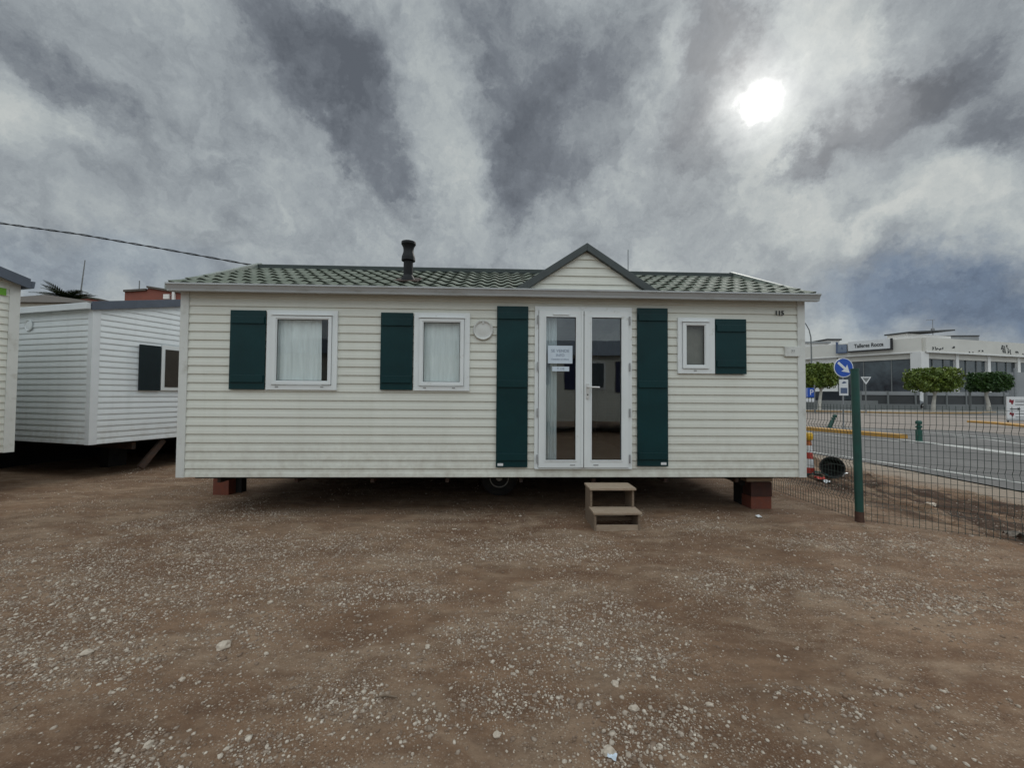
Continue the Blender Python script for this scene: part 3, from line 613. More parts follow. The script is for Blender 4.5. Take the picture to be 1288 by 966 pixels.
# chimney, antenna ----------------------------------------------
CH = Vector((2.53, .42)); zc = EZ + (CH.y - EV) * math.tan(slope)
ch = bpy.data.objects.new('chimney', None); col.objects.link(ch); ch.parent = home
b = MB(); b.lathe([(.06, zc - .03), (.06, zc + .43)], (CH.x, CH.y, 0)); b.build('pipe', 'black', ch, smooth=True)
b = MB(); b.lathe([(.066, zc + .295), (.088, zc + .29), (.086, zc + .325), (.082, zc + .35), (.066, zc + .40), (.064, zc + .43), (.07, zc + .465), (.088, zc + .50), (.093, zc + .505), (.092, zc + .535), (.07, zc + .54), (.001, zc + .54)], (CH.x, CH.y, 0)); b.build('cowl', 'black', ch, smooth=True)
b = MB(); b.lathe([(.095, zc - .06), (.093, zc + .04), (.064, zc + .09), (.061, zc + .10)], (CH.x, CH.y, 0)); b.build('base_collar', 'black', ch, smooth=True)
T = Matrix.Translation((CH.x, CH.y, zc + .045)) @ Matrix.Rotation(slope, 4, 'X'); b = MB(); b.box(-.15, .15, -.16, .16, -.006, .006, T); b.build('flashing', 'steel', ch)
b = MB(); b.tube([(5.93, 1.98, 3.35), (5.93, 1.98, 3.97)], .008, 6); b.box(5.90, 5.96, 1.96, 2.0, 3.50, 3.56); b.build('antenna', 'grey_metal', home)
# windows ---------------------------------------------------------
def window(cas, gl, sash, open_, vents):
    w = bpy.data.objects.new('window', None); col.objects.link(w); w.parent = home
    u0, u1, z0, z1 = cas; a0, a1, c0, c1 = gl; s0, s1, t0, t1 = sash
    def ring(o, i, v0, v1, b):
        (p0, p1, q0, q1), (r0, r1, w0, w1) = o, i
        b.box(p0, p1, v0, v1, q0, w0); b.box(p0, p1, v0, v1, w1, q1); b.box(p0, r0, v0, v1, w0, w1); b.box(r1, p1, v0, v1, w0, w1)
    b = MB(); ring((u0, u1, z0, z1), (s0, s1, t0, t1), -.036, -.001, b); b.build('frame', 'pvc', w)
    b = MB(); ring((s0 + .004, s1 - .004, t0 + .004, t1 - .004), (a0 - .012, a1 + .012, c0 - .012, c1 + .012), -.052, -.012, b); ring((a0 - .0125, a1 + .0125, c0 - .0125, c1 + .0125), (a0, a1, c0, c1), -.044, -.014, b); b.build('sash', 'pvc', w)
    b = MB(); b.box(s0 - .004, s1 + .004, -.062, -.030, t1 + .004, t1 + .016); b.build('drip_bar', 'pvc', w)
    b = MB(); b.box(a0 - .004, a1 + .004, -.026, -.021, c0 - .004, c1 + .004); b.build('pane', 'glass', w)
    b = MB(); ring((a0 + .0001, a1 - .0001, c0 + .0001, c1 - .0001), (a0 + .006, a1 - .006, c0 + .006, c1 - .006), -.030, -.0265, b); b.build('seal', 'rubber', w)
    for v in vents:
        b = MB(); b.box(v - .017, v + .017, -.041, -.036, z0 + .028, z0 + .040); b.build('drain_cap', 'hinge', w)
    b = MB(); b.box(u0 + .05, u1 - .05, 0, .05, t0 - .02, t0 - .001); b.box(u0 + .05, u1 - .05, 0, .05, t1 + .001, t1 + .02); b.box(s0 - .02, s0 - .001, 0, .05, t0, t1); b.box(s1 + .001, s1 + .02, 0, .05, t0, t1); b.build('reveal', 'pvc', w)
window((1.0, 1.812, 1.497, 2.432), (1.118, 1.708, 1.604, 2.325), (1.062, 1.752, 1.555, 2.366), 0, (1.125, 1.645))
window((2.708, 3.366, 1.499, 2.428), (2.82, 3.252, 1.604, 2.314), (2.768, 3.302, 1.555, 2.358), 0, (2.84, 3.18))
window((5.89, 6.345, 1.733, 2.413), (5.992, 6.215, 1.838, 2.317), (5.94, 6.268, 1.79, 2.355), 0, (6.10,))
# shutters ------------------------------------------------------
def shutter(u0, u1, z0, z1, tall=False, lab=None):
    s = bpy.data.objects.new('shutter', None); col.objects.link(s); s.parent = home
    b = MB(); n = 3; w = (u1 - u0) / n; g = .003
    b.box(u0, u1, -.040, -.024, z0, z1); b.build('panel', 'shutter', s, bevel=.002)
    hs = [(z1 - .10, z1 - .13)] ; br = [z1 - .115, z0 + .125] + ([(z0 + z1) / 2 + .03] if tall else [])
    for z in br:
        b = MB(); b.box(u0 + .012, u1 - .012, -.056, -.041, z - .042, z + .042); b.build('batten', 'shutter', s, bevel=.004)
    if lab is not None:
        b = MB(); b.box(lab - .033, lab + .033, -.0435, -.0405, z0 + .018, z0 + .048); b.build('sticker', 'white_paint', s)
shutter(.582, .985, 1.497, 2.424); shutter(2.317, 2.695, 1.504, 2.422); shutter(3.689, 4.064, .597, 2.52, True, 3.742); shutter(5.386, 5.762, .61, 2.523, True, 5.705); shutter(6.353, 6.737, 1.73, 2.403)
# doors ------------------------------------------------------------
b = MB()
b.box(4.145, 5.322, -.036, -.001, 2.478, 2.525); b.box(4.145, 4.188, -.036, -.001, .592, 2.477); b.box(5.279, 5.322, -.036, -.001, .592, 2.477); b.box(4.150, 5.318, -.045, -.0, .578, .5915)
b.box(4.17, 4.188, .0, .05, .592, 2.49); b.box(5.279, 5.30, .0, .05, .592, 2.49); b.build('door_frame', 'pvc', home)
def leaf(u0, u1, gu0, gu1):
    d = bpy.data.objects.new('door', None); col.objects.link(d); d.parent = home; z0, z1 = .597, 2.473; c0, c1 = .686, 2.396
    b = MB(); b.box(u0, u1, -.056, -.010, z0, c0); b.box(u0, u1, -.056, -.010, c1, z1); b.box(u0, gu0, -.056, -.010, c0, c1); b.box(gu1, u1, -.056, -.010, c0, c1); b.build('frame', 'pvc', d)
    b = MB(); e = .012; b.box(gu0 - .0, gu1, -.064, -.0565, c0 - e, c0 + .001); b.box(gu0, gu1, -.064, -.0565, c1 - .001, c1 + e); b.box(gu0 - e, gu0 + .001, -.064, -.0565, c0 - e, c1 + e); b.box(gu1 - .001, gu1 + e, -.064, -.0565, c0 - e, c1 + e); b.build('glazing_bead', 'pvc', d)
    b = MB(); b.box(gu0 - .003, gu1 + .003, -.034, -.028, c0 - .003, c1 + .003); b.build('pane', 'door_glass', d)
    b = MB(); b.box(gu0, gu0 + .006, -.040, -.0345, c0, c1); b.box(gu1 - .006, gu1, -.040, -.0345, c0, c1); b.box(gu0 + .006, gu1 - .006, -.040, -.0345, c0, c0 + .006); b.box(gu0 + .006, gu1 - .006, -.040, -.0345, c1 - .006, c1); b.build('seal', 'rubber', d)
    return d
dl = leaf(4.193, 4.729, 4.276, 4.637); dr = leaf(4.737, 5.274, 4.826, 5.189)
b = MB(); b.box(4.700, 4.766, -.0665, -.0565, .60, 2.468); b.build('meeting_bar', 'pvc', dr, bevel=.003)
b = MB(); b.box(4.7275, 4.7345, -.0685, -.0667, .602, 2.466); b.build('gap_seal', 'rubber', dr)
b = MB(); b.box(4.36, 4.555, -.072, -.0565, 2.416, 2.434); b.build('air_vent', 'pvc', dl, bevel=.004)
b = MB(); b.tube([(4.775, -.066, 1.556), (4.775, -.105, 1.556), (4.80, -.112, 1.556), (4.91, -.112, 1.554)], .0095, 8); b.build('handle', 'metal_handle', dr, smooth=True)
b = MB(); b.box(4.757, 4.792, -.076, -.0665, 1.42, 1.60); b.build('lock_plate', 'metal_handle', dr, bevel=.004)
b = MB(); b.lathe([(.009, 0), (.009, .004), (.001, .004)], T=Matrix.Translation((4.775, -.0762, 1.465)) @ FR, seg=12); b.build('keyhole', 'blackink', dr)
for u_, dd in ((4.180, dl), (5.288, dr)):
    for z in (.70, 1.25, 1.80, 2.36):
        b = MB(); b.lathe([(.010, -.05), (.011, -.045), (.011, .045), (.010, .05)], (u_, -.058, z), 10); b.build('hinge', 'hinge', dd, smooth=True)
for u_ in (4.60, 4.88):
    b = MB(); b.box(u_ - .03, u_ + .03, -.0595, -.0565, .622, .634); b.build('drain_cap', 'hinge', dl if u_ < 4.7 else dr)
# notices taped to the left door
nt1 = bpy.data.objects.new('notice', None); col.objects.link(nt1); nt1.parent = dl; tag(nt1, 'white printed notice sheet behind the left door glass')
b = MB(); b.box(4.302, 4.598, -.0375, -.0350, 1.838, 2.052); b.build('sheet', 'paper', nt1)
text('lettering', 'SE VENDE', .05, 'faint_ink', nt1, TF(4.45, -.0385, 1.988)); text('lettering', 'INFO', .045, 'faint_ink', nt1, TF(4.45, -.0385, 1.935)); text('lettering', 'Consultar en oficina', .026, 'ink', nt1, TF(4.45, -.0385, 1.888))
nt2 = bpy.data.objects.new('notice', None); col.objects.link(nt2); nt2.parent = dl; tag(nt2, 'narrow white label below the printed notice')
b = MB(); b.box(4.354, 4.560, -.0375, -.0350, 1.745, 1.800); b.build('sheet', 'paper', nt2); text('lettering', 'T. 115', .034, 'ink', nt2, TF(4.457, -.0385, 1.772))
# vent, number, meter box -----------------------------------------
v_ = bpy.data.objects.new('air_vent', None); col.objects.link(v_); v_.parent = home; Tv = Matrix.Translation((3.524, -.018, 2.229)) @ FR
b = MB(); b.lathe([(.121, 0), (.121, .012), (.112, .026), (.100, .022), (.098, .012), (.094, .010), (.06, .016), (.001, .018)], T=Tv, seg=40); b.build('cover', 'trim', v_, smooth=True)
b = MB(); b.box(3.515, 3.533, -.046, -.034, 2.30, 2.33); b.build('catch', 'trim', v_)
text('house_number', '115', .078, 'blackink', home, TF(7.168, -.022, 2.487), .002, 1.0, .0025)
mb_ = bpy.data.objects.new('meter_box', None); col.objects.link(mb_); mb_.parent = home
b = MB(); b.box(7.228, 7.415, -.034, -.002, 1.955, 2.075); b.build('cover', 'trim', mb_, bevel=.004); text('lettering', '77', .05, 'hinge', mb_, TF(7.325, -.036, 2.015))
# curtains hang inside: things of their own
HM = Matrix.Translation((X0, Y0, 0)) @ Matrix.Rotation(YAW, 4, 'Z')
def curtain(u0, u1, z0, z1, label, mat='curtain', v=.03, folds=6, amp=.018, lean=0.):
    b = MB(); n = max(12, int(folds * 12)); m_ = 10; r = random.Random(int(u0 * 100)); ph = [r.random() * 6 for _ in range(4)]
    vs = []
    for j in range(m_ + 1):
        z = z0 + (z1 - z0) * j / m_
        for i in range(n + 1):
            t = i / n; w = math.sin(t * folds * 6.28 + ph[0] + .5 * math.sin(j * .4)) * .7 + .4 * math.sin(t * folds * 2.7 * 6.28 + ph[1])
            vs.append((u0 + (u1 - u0) * t * (1 + lean * (1 - j / m_)), v + amp * w * (.6 + .4 * (1 - j / m_)), z))
    k = len(vs); vs += [(x, y + .002, z) for x, y, z in vs]
    fs = [(j * (n + 1) + i, j * (n + 1) + i + 1, (j + 1) * (n + 1) + i + 1, (j + 1) * (n + 1) + i) for j in range(m_) for i in range(n)]; fs += [tuple(q + k for q in f[::-1]) for f in fs]
    b.add(vs, fs); o = b.build('curtain', mat, smooth=True); o.matrix_world = HM; return tag(o, label, 'curtain', 'curtains inside the mobile home')
curtain(1.08, 1.60, 1.5, 2.42, 'white curtain covering most of the widest window at left', folds=4, amp=.010, lean=.02)
curtain(2.78, 3.30, 1.5, 2.42, 'white curtain filling the middle window beside the round vent', folds=3.5, amp=.008)
curtain(4.24, 4.42, .62, 2.44, 'pleated white curtain gathered at the left side of the glass doors', folds=5, amp=.018, v=.04)
curtain(5.95, 6.26, 1.74, 2.40, 'beige blind drawn behind the smallest window at right', 'blind', folds=2, amp=.004)

# supports: clay blocks and boards --------------------------------------
def clay_block(x, y, z, w, d, h, label, mat='clay', rz=0., name='clay_block', cat='block'):
    b = MB(); b.box(-w / 2, w / 2, -d / 2, d / 2, 0, h)
    o = b.build(name, mat, bevel=.006); o.location = (x, y, z); o.rotation_euler = (0, 0, rz); tag(o, label, cat)
    return o
clay_block(-4.12, 5.98, -.005, .225, .22, .235, 'red clay block on the ground at the left pier of the mobile home')
clay_block(-4.12, 5.98, .232, .22, .22, .215, 'red clay block on top of the left pier')
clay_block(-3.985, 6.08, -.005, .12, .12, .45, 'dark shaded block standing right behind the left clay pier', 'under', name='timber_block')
clay_block(3.235, 5.47, -.01, .27, .22, .17, 'lower orange clay block on the ground at the right pier', rz=.03)
clay_block(3.245, 5.47, .163, .27, .22, .185, 'upper dark red clay block of the right pier', 'clay_dark', rz=-.02)
clay_block(3.22, 5.49, .351, .34, .24, .05, 'grey board wedged between the right clay blocks and the floor', 'wood', rz=.02, name='timber_board', cat='board')
clay_block(3.235, 5.49, .404, .24, .2, .045, 'dark timber packer on top of the grey board at the right pier', 'wood_dark', name='timber_packer', cat='board')
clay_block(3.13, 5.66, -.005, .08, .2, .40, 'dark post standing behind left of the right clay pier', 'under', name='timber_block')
b = MB(); b.tube([(3.09, 5.5, .34), (3.09, 5.72, .34)], .07, 18); tag(b.build('spare_drum', 'rubber', smooth=True), 'black round roller leaning under the floor beside the right pier', 'drum')

# steps -------------------------------------------------------------
st = empty('wooden_steps', (.895, 4.45, 0), .03, 'two-tread weathered wooden step box below the glass doors', 'steps')
for x in (0, .475):
    b = MB(); b.prism([(0, -.005), (.0, .175), (.20, .175), (.20, .392), (.47, .392), (.47, -.005)], 'x', x, x + .022); b.build('side_panel', 'wood_dark', st, bevel=.002)
for y0, y1, z in ((-.02, .225, .177), (.17, .475, .394)):
    b = MB(); b.box(-.012, .512, y0, y1, z, z + .024); b.build('tread', 'wood', st, bevel=.003)
b = MB(); b.box(.023, .474, .004, .024, -.005, .062); b.build('front_board', 'wood', st, bevel=.002)
b = MB(); b.box(.023, .474, .44, .458, .0, .11); b.build('rear_board', 'wood', st, bevel=.002)
b = MB(); b.box(.023, .474, .205, .223, .05, .09); b.build('riser_board', 'wood_dark', st, bevel=.002)

# ================================================================== OTHER MOBILE HOMES
def side_home(name, corner, ang, zb, zt, wid, length, smat, roofmat, fasmat, label, rise, extend, has_gutter=True):
    """corner = nearest eave corner; +x local runs along the gable end wall, +y along the eave wall"""
    h = empty(name, (corner[0], corner[1], 0), ang, label, 'mobile home')
    half = wid / 2; ridge = zt + rise
    def lm(z):
        if z <= zt: return (0, wid)
        t = (z - zt) / rise; return (half * t, wid - half * t)
    b = MB(); siding(b, (0, 0, 0), (1, 0, 0), (0, -1, 0), wid, zb, ridge - .01, h_open.get(name, ()), lims=lm); b.build('end_wall', smat, h)
    b = MB(); siding(b, (0, 0, 0), (0, 1, 0), (-1, 0, 0), length, zb, zt); b.build('wall', smat, h)
    b = MB(); siding(b, (wid, 0, 0), (0, 1, 0), (1, 0, 0), length, zb, zt); b.build('wall', smat, h)
    b = MB(); siding(b, (0, length, 0), (1, 0, 0), (0, 1, 0), wid, zb, ridge - .01, lims=lm); b.build('end_wall', smat, h)
    for u_, v in ((0, 0), (wid, 0), (0, length), (wid, length)):
        b = MB(); su = 1 if u_ == 0 else -1; sv = 1 if v == 0 else -1
        b.prism([(u_ - su * .022, v - sv * .022), (u_ + su * .085, v - sv * .022), (u_ + su * .085, v + sv * .002), (u_ + su * .002, v + sv * .002), (u_ + su * .002, v + sv * .085), (u_ - su * .022, v + sv * .085)], 'z', zb - .004, zt + .02); b.build('corner_trim', 'trim_white' if smat == 'siding_blue' else 'trim', h)
    b = MB(); b.box(.05, wid - .05, .05, length - .05, zb - .03, zb + .01); b.build('underside', 'under', h)
    b = MB()
    for u_ in (.7, wid - .7): b.box(u_ - .03, u_ + .03, .1, length - .1, zb - .16, zb - .032)
    b.build('chassis', 'steel', h)
    for u_ in (1.1, wid - .5):
        for v in (1.3, length - .6, length / 2):
            b = MB(); b.box(u_ - .15, u_ + .15, v - .12, v + .12, -.03, zb - .03); b.build('support_block', 'under', h)
    b = MB(); b.box(wid - .12, wid - .09, .3, length - .1, -.06, zb - .035); b.box(.1, wid - .13, 2.9, 2.93, -.06, zb - .035); b.build('light_blocker', 'blocker', h)  # unseen panels added beneath the floor to block light shining through
    th = .09; ov = extend
    for s_ in (-1, 1):
        e = half + .06; p0 = (half + s_ * e, zt - rise * .06 / half + .02); p1 = (half, ridge + .02)
        b = MB(); b.prism([p0, p1, (p1[0], p1[1] + .05), (p0[0], p0[1] + .05)], 'y', -ov, length + ov); b.build('roof', roofmat, h)
        b = MB(); b.prism([(p0[0], p0[1] - .07), (p1[0], p1[1] - .07), (p1[0], p1[1] + .075), (p0[0], p0[1] + .075)], 'y', -ov - .03, -ov - .002); b.build('rake_board', fasmat, h, bevel=.004)
        x0 = half + s_ * (e + .005)
        if has_gutter:
            b = MB(); b.prism([(x0, p0[1] - .05), (x0 + s_ * .045, p0[1] - .05), (x0 + s_ * .055, p0[1] + .035), (x0 + s_ * .055, p0[1] + .05), (x0, p0[1] + .045)], 'y', -ov, length + ov); b.build('gutter', has_gutter, h)
    return h
h_open = {}
A = math.atan2(.96, .27)          # gable-end wall direction seen in the picture
# local +x = (.27,.96); local +y = (-.96,.27)
bh = side_home('mobile_home', (-6.96, 6.8), A, .585, 2.87, 3.5, 8.0, 'siding_blue', 'slate', 'slate', 'bluish-white mobile home with slate roof edge between the two cream ones', .44, .04, 'trim_white')
w = bpy.data.objects.new('window', None); col.objects.link(w); w.parent = bh
b = MB(); b.box(1.025, 1.70, -.045, -.019, 1.50, 2.36); b.build('frame', 'pvc', w)
b = MB(); b.box(1.085, 1.64, -.052, -.046, 1.56, 2.28); b.build('pane', 'brown_pane', w)
b = MB(); b.box(.66, 1.01, -.05, -.02, 1.49, 2.33); o = b.build('shutter', 'slate', bh, bevel=.003)
bh2 = o; o.data.materials[0] = simple('dark_blue_grey_shutter', (.012, .022, .026), .5, spec=.2)
b = MB(); b.lathe([(.10, 0), (.10, .012), (.088, .02), (.08, .010), (.001, .012)], T=Matrix.Translation((-.018, 1.62, 2.62)) @ Matrix.Rotation(rad(-90), 4, 'Y'), seg=28); b.build('air_vent', 'siding_blue', bh, smooth=True)
b = MB(); b.box(-.05, .05, -.03, .03, .06, .66, Matrix.Translation((.78, .10, .02)) @ Matrix.Rotation(rad(38), 4, 'Y')); b.box(-.03, .03, -.02, .02, 0, .45, Matrix.Translation((1.05, .3, .2)) @ Matrix.Rotation(rad(38), 4, 'Y')); b.build('drawbar', 'steel', bh)
# near home at the left edge: its far eave corner shows, so it is built from that corner towards the viewer
h_open['near'] = ()
nh = side_home('mobile_home', (-7.105 - .27 * 3.4, 5.85 - .96 * 3.4), A, .60, 3.0, 3.4, 8.0, 'siding_near', 'slate', 'slate', 'ivory mobile home with slate roof edge and lime sticker cut off by the left edge', .52, .13, 'slate')
b = MB(); b.box(3.07, 3.28, -.024, -.019, 2.80, 2.90); b.build('sticker', 'lime', nh)
# home behind the photographer, seen only as a reflection in the door glass
op = empty('mobile_home', (-2.4, -6.4, 0), YAW * 2, 'cream mobile home with dark roof and navy shutters mirrored in the glass doors', 'mobile home')
b = MB(); siding(b, (-6, 0, 0), (1, 0, 0), (0, 1, 0), 15.5, .47, 3.1); b.build('wall', 'siding', op)
b = MB(); b.box(-6, 9.5, -3.6, -.005, .47, 3.1); b.build('body', 'siding', op)
b = MB(); b.prism([(.22, 3.02), (-1.8, 3.85), (-3.8, 3.02)], 'x', -6.2, 9.7); b.build('roof', 'slate', op)
for u0, u1, z0, z1 in ((4.35, 4.75, 1.9, 2.75), (5.3, 5.85, 1.7, 2.9), (7.3, 7.7, 1.6, 2.8), (2.0, 2.4, 1.6, 2.8)):
    b = MB(); b.box(u0, u1, .022, .045, z0, z1); b.build('shutter', 'oppblue', op)
b = MB(); b.box(6.0, 6.9, .022, .05, 1.7, 2.8); b.build('window', 'pvc', op); b = MB(); b.box(6.08, 6.82, .0505, .055, 1.78, 2.72); b.build('pane', 'bglass', op)
for u_ in (-5, -1.5, 1.2, 4.5, 8.4):
    b = MB(); b.box(u_, u_ + .3, -.8, -.4, -.02, .47); b.build('support_block', 'concrete', op)

# ================================================================== FENCE
fe = empty('wire_fence', (0, 0, 0), 0, 'green welded wire mesh fence with a leaning green post right of the mobile home', 'fence')
FP = Vector((4.07, 4.84, 0)); TP = at(1075, 465, 4.84)
def panel(p0, p1, h=1.37, sp=.05):
    p0 = Vector(p0); p1 = Vector(p1); d = (p1 - p0); L = d.length; d = d / L; n = Vector((-d.y, d.x, 0)); b = MB(); r = .0018
    zz = [.02, .20, .24, .29, .45, .62, .68, .73, .80, 1.04, 1.10, 1.16, 1.22, h]; off = [0, 0, .03, 0, 0, 0, .03, 0, 0, 0, .03, 0, 0, 0]
    k = 0
    for i in range(int(L / sp) + 1):
        c = p0 + d * (i * sp); g = float(gheight(np.array([c.x]), np.array([c.y]))[0])
        vs = []
        for z, o_ in zip(zz, off):
            q = c + n * o_ + Vector((0, 0, z)); vs += [q - d * r - n * r, q + d * r - n * r, q + d * r + n * r, q - d * r + n * r]
        b.add(vs, [(j * 4 + a, j * 4 + (a + 1) % 4, (j + 1) * 4 + (a + 1) % 4, (j + 1) * 4 + a) for j in range(len(zz) - 1) for a in range(4)])
    for z, o_ in ((.03, 0), (.11, 0), (.20, 0), (.24, .03), (.29, 0), (.37, 0), (.45, 0), (.53, 0), (.62, 0), (.68, .03), (.73, 0), (.81, 0), (.88, 0), (.96, 0), (1.04, 0), (1.10, .03), (1.16, 0), (1.25, 0), (1.33, 0)):
        m_ = 4
        for i in range(m_):
            a_ = p0 + d * (L * i / m_) + n * (o_ + .0046) + Vector((0, 0, z)); c_ = p0 + d * (L * (i + 1) / m_) + n * (o_ + .0046) + Vector((0, 0, z)); b.tube([a_, c_], r * 1.1, 4, False)
    return b.build('mesh_panel', 'fence', fe)
def fpost(base, top, r=.041):
    p = bpy.data.objects.new('post', None); col.objects.link(p); p.parent = fe; base = Vector(base); top = Vector(top); k = base.lerp(top, .07)
    b = MB(); b.tube([k, top], r, 20); b.tube([top - (top - base).normalized() * .01, top + (top - base).normalized() * .012], r * 1.08, 20); b.build('tube', 'post', p, smooth=True)
    b = MB(); b.tube([base - Vector((0, 0, .05)), k], [r * 1.12, r * 1.05], 16); b.build('rusty_foot', 'rust', p, smooth=True)
fpost(FP, TP)
panel((4.075, 4.90, 0), (4.02, 7.4, 0)); panel((4.02, 7.45, 0), (3.97, 9.95, 0))
panel((4.11, 4.80, 0), (6.25, 3.42, 0)); panel((6.30, 3.39, 0), (8.4, 2.03, 0))
for bx, by in ((4.02, 7.43), (3.97, 9.97), (6.28, 3.405), (8.42, 2.01)): fpost((bx, by, 0), (bx - .0, by, 1.5), .03)

# ------------------------------------------------------------------ traffic bits by the fence
g = gnd(1017.5, 597); co = empty('traffic_cone', (g.x, g.y, 0), 0, 'red and white striped cone with amber lamp behind the mobile home corner', 'traffic cone')
b = MB(); b.box(-.14, .14, -.14, .14, .0, .04); b.build('base', 'rubber', co, bevel=.008)
zz = [.04, .14, .30, .42, .55, .64]; mats = ['red', 'white_paint', 'red', 'white_paint', 'orange']
for k in range(5):
    r0, r1 = .095 - .055 * (zz[k] - .04) / .6, .095 - .055 * (zz[k + 1] - .04) / .6; b = MB(); b.lathe([(r0, zz[k] + .0005), (r1, zz[k + 1] - .0005)], seg=24); b.build('band' if k else 'body', mats[k], co, smooth=True)
b = MB(); b.lathe([(.03, .64), (.06, .65), (.075, .70), (.075, .76), (.055, .79), (.001, .79)], seg=24); b.build('lamp', 'amber', co, smooth=True)
g = gnd(1044, 600); bk = empty('bucket', (g.x, g.y, .17), 0, 'black rubber bucket tipped on its side behind the wire fence', 'bucket')
T = Matrix.Rotation(rad(-24), 4, 'Z') @ Matrix.Rotation(rad(80), 4, 'X')
b = MB(); b.lathe([(.001, -.16), (.125, -.16), (.13, -.14), (.18, .14), (.195, .15), (.19, .165), (.17, .155), (.12, -.13), (.001, -.135)], T=T, seg=28); b.build('tub', 'rubber', bk, smooth=True)
b = MB(); b.tube([T @ Vector((.185 * math.cos(a), .185 * math.sin(a) * .4 - .02, .16 + .13 * math.sin(a))) for a in np.linspace(0, math.pi, 14)], .006, 6); b.build('handle', 'rubber', bk, smooth=True)
for px, py, s, mt, lb, sd_ in ((1059, 599, .16, 'white_paint', 'crumpled white plastic bag on the ground right of the black bucket', 5), (1031, 603, .10, 'red', 'red strip of torn barrier tape below the black bucket', 8), (1040, 605, .09, 'white_paint', 'white strip of torn barrier tape on the dirt below the black bucket', 9), (1170, 633, .12, 'rock', 'broken pale rubble piece in the dug soil beyond the fence', 11), (1278, 672, .11, 'rock_dull', 'cracked pale slab in the dark soil at the right edge', 12)):
    scrap(px, py, s, lb, mt, {'red': 'barrier_tape', 'rock': 'rubble', 'rock_dull': 'rubble'}.get(mt, 'plastic_bag' if s > .1 else 'barrier_tape'), 'rubble' if 'rock' in mt else 'litter', seed=sd_, flat=.5)
g = gnd(1030, 599); b = MB(); b.tube([(g.x + .22 * (t - .5) , g.y + .08 * math.sin(t * 5), .02 + .05 * math.sin(t * 3.1)) for t in np.linspace(0, 1.3, 16)], .010, 6); tag(b.build('rope', 'teal', smooth=True), 'teal rope curling on the ground between cone and bucket', 'rope')

# ================================================================== ACROSS THE ROAD
def bollard(px, py, label, tilt=0.):
    g = gnd(px, py); o = empty('bollard', (g.x, g.y, 0), 0, label, 'bollard', 'green roadside bollards'); o.rotation_euler = (0, tilt, 0)
    for nm, pr in (('body', [(.10, 0), (.10, .02), (.09, .03), (.09, .38)]), ('neck', [(.06, .381), (.06, .46)]), ('ring', [(.09, .461), (.092, .52), (.07, .53)]), ('neck', [(.05, .531), (.05, .58)]), ('head', [(.088, .581), (.092, .66), (.06, .70), (.001, .705)])):
        b = MB(); b.lathe(pr, seg=20); b.build(nm, 'bollard', o, smooth=True)
bollard(1156, 555, 'upright green ringed bollard at the start of the thick white line'); bollard(1043, 538, 'green bollard tilting to the right on the traffic island by the blue arrow sign', rad(26))
# keep-right sign
g = gnd(1061, 539.5); sg_ = empty('road_sign', (g.x, g.y, 0), 0, 'round blue arrow sign above a small panel, behind the green fence post', 'road sign')
k = g.y / FPX; zc = at(1060, 462.5, g.y).z; R_ = 12.2 * k
b = MB(); b.tube([(0, 0, 0), (0, 0, zc + .3)], .032, 12); b.build('pole', 'grey_metal', sg_, smooth=True)
b = MB(); b.lathe([(R_, 0), (R_, .02), (R_ * .93, .0201)], T=Matrix.Translation((0, -.04, zc)) @ FR, seg=48); b.build('rim', 'white_paint', sg_)
b = MB(); b.lathe([(R_ * .92, .0), (R_ * .92, .006)], T=Matrix.Translation((0, -.0605, zc)) @ FR, seg=48); b.build('disc', 'blue_sign', sg_)
b = MB(); T = Matrix.Translation((0, -.073, zc)) @ Matrix.Rotation(rad(42), 4, 'Y'); s = R_
b.prism([(-.78 * s, -.13 * s), (.15 * s, -.13 * s), (.05 * s, -.46 * s), (.80 * s, 0), (.05 * s, .46 * s), (.15 * s, .13 * s), (-.78 * s, .13 * s)], 'y', 0, .005, T); b.build('arrow', 'white_paint', sg_)
pz0, pz1 = at(1060, 497.5, g.y).z, at(1060, 477.5, g.y).z; pw = 5.6 * k
b = MB(); b.box(-pw, pw, -.055, -.035, pz0, pz1); b.build('plate', 'white_paint', sg_, bevel=.004)
b = MB(); b.box(-pw * .75, pw * .75, -.060, -.0555, pz0 + .10, pz0 + .36); b.prism([(-pw * .5, pz1 - .17), (.0, pz1 - .08), (pw * .6, pz1 - .12), (pw * .6, pz1 - .15), (.0, pz1 - .19)], 'y', -.060, -.0555); b.build('pictogram', 'ink', sg_)
# give-way sign seen from the back
g = at(1090, 520, 38); gz = 0; yw = empty('road_sign', (g.x, g.y, 0), 0, 'grey back of a triangular sign on a pole in front of the dark shop windows', 'road sign')
k = 38 / FPX; z0, z1 = at(1090, 483, 38).z, at(1090, 474, 38).z
b = MB(); b.prism([(-6.5 * k, z1), (6.5 * k, z1), (5.9 * k, z1 - .08), (.6 * k, z0), (-.6 * k, z0), (-5.9 * k, z1 - .08)], 'y', 0, .03); b.build('plate', 'white_paint', yw); b = MB(); b.prism([(-4.4 * k, z1 - 1.3 * k), (4.4 * k, z1 - 1.3 * k), (0, z0 + 2 * k)], 'y', -.004, -.0005); b.build('back_face', 'midgrey', yw)
b = MB(); b.tube([(0, .06, 0), (0, .06, z1)], .05, 8); b.build('pole', 'midgrey', yw, smooth=True)
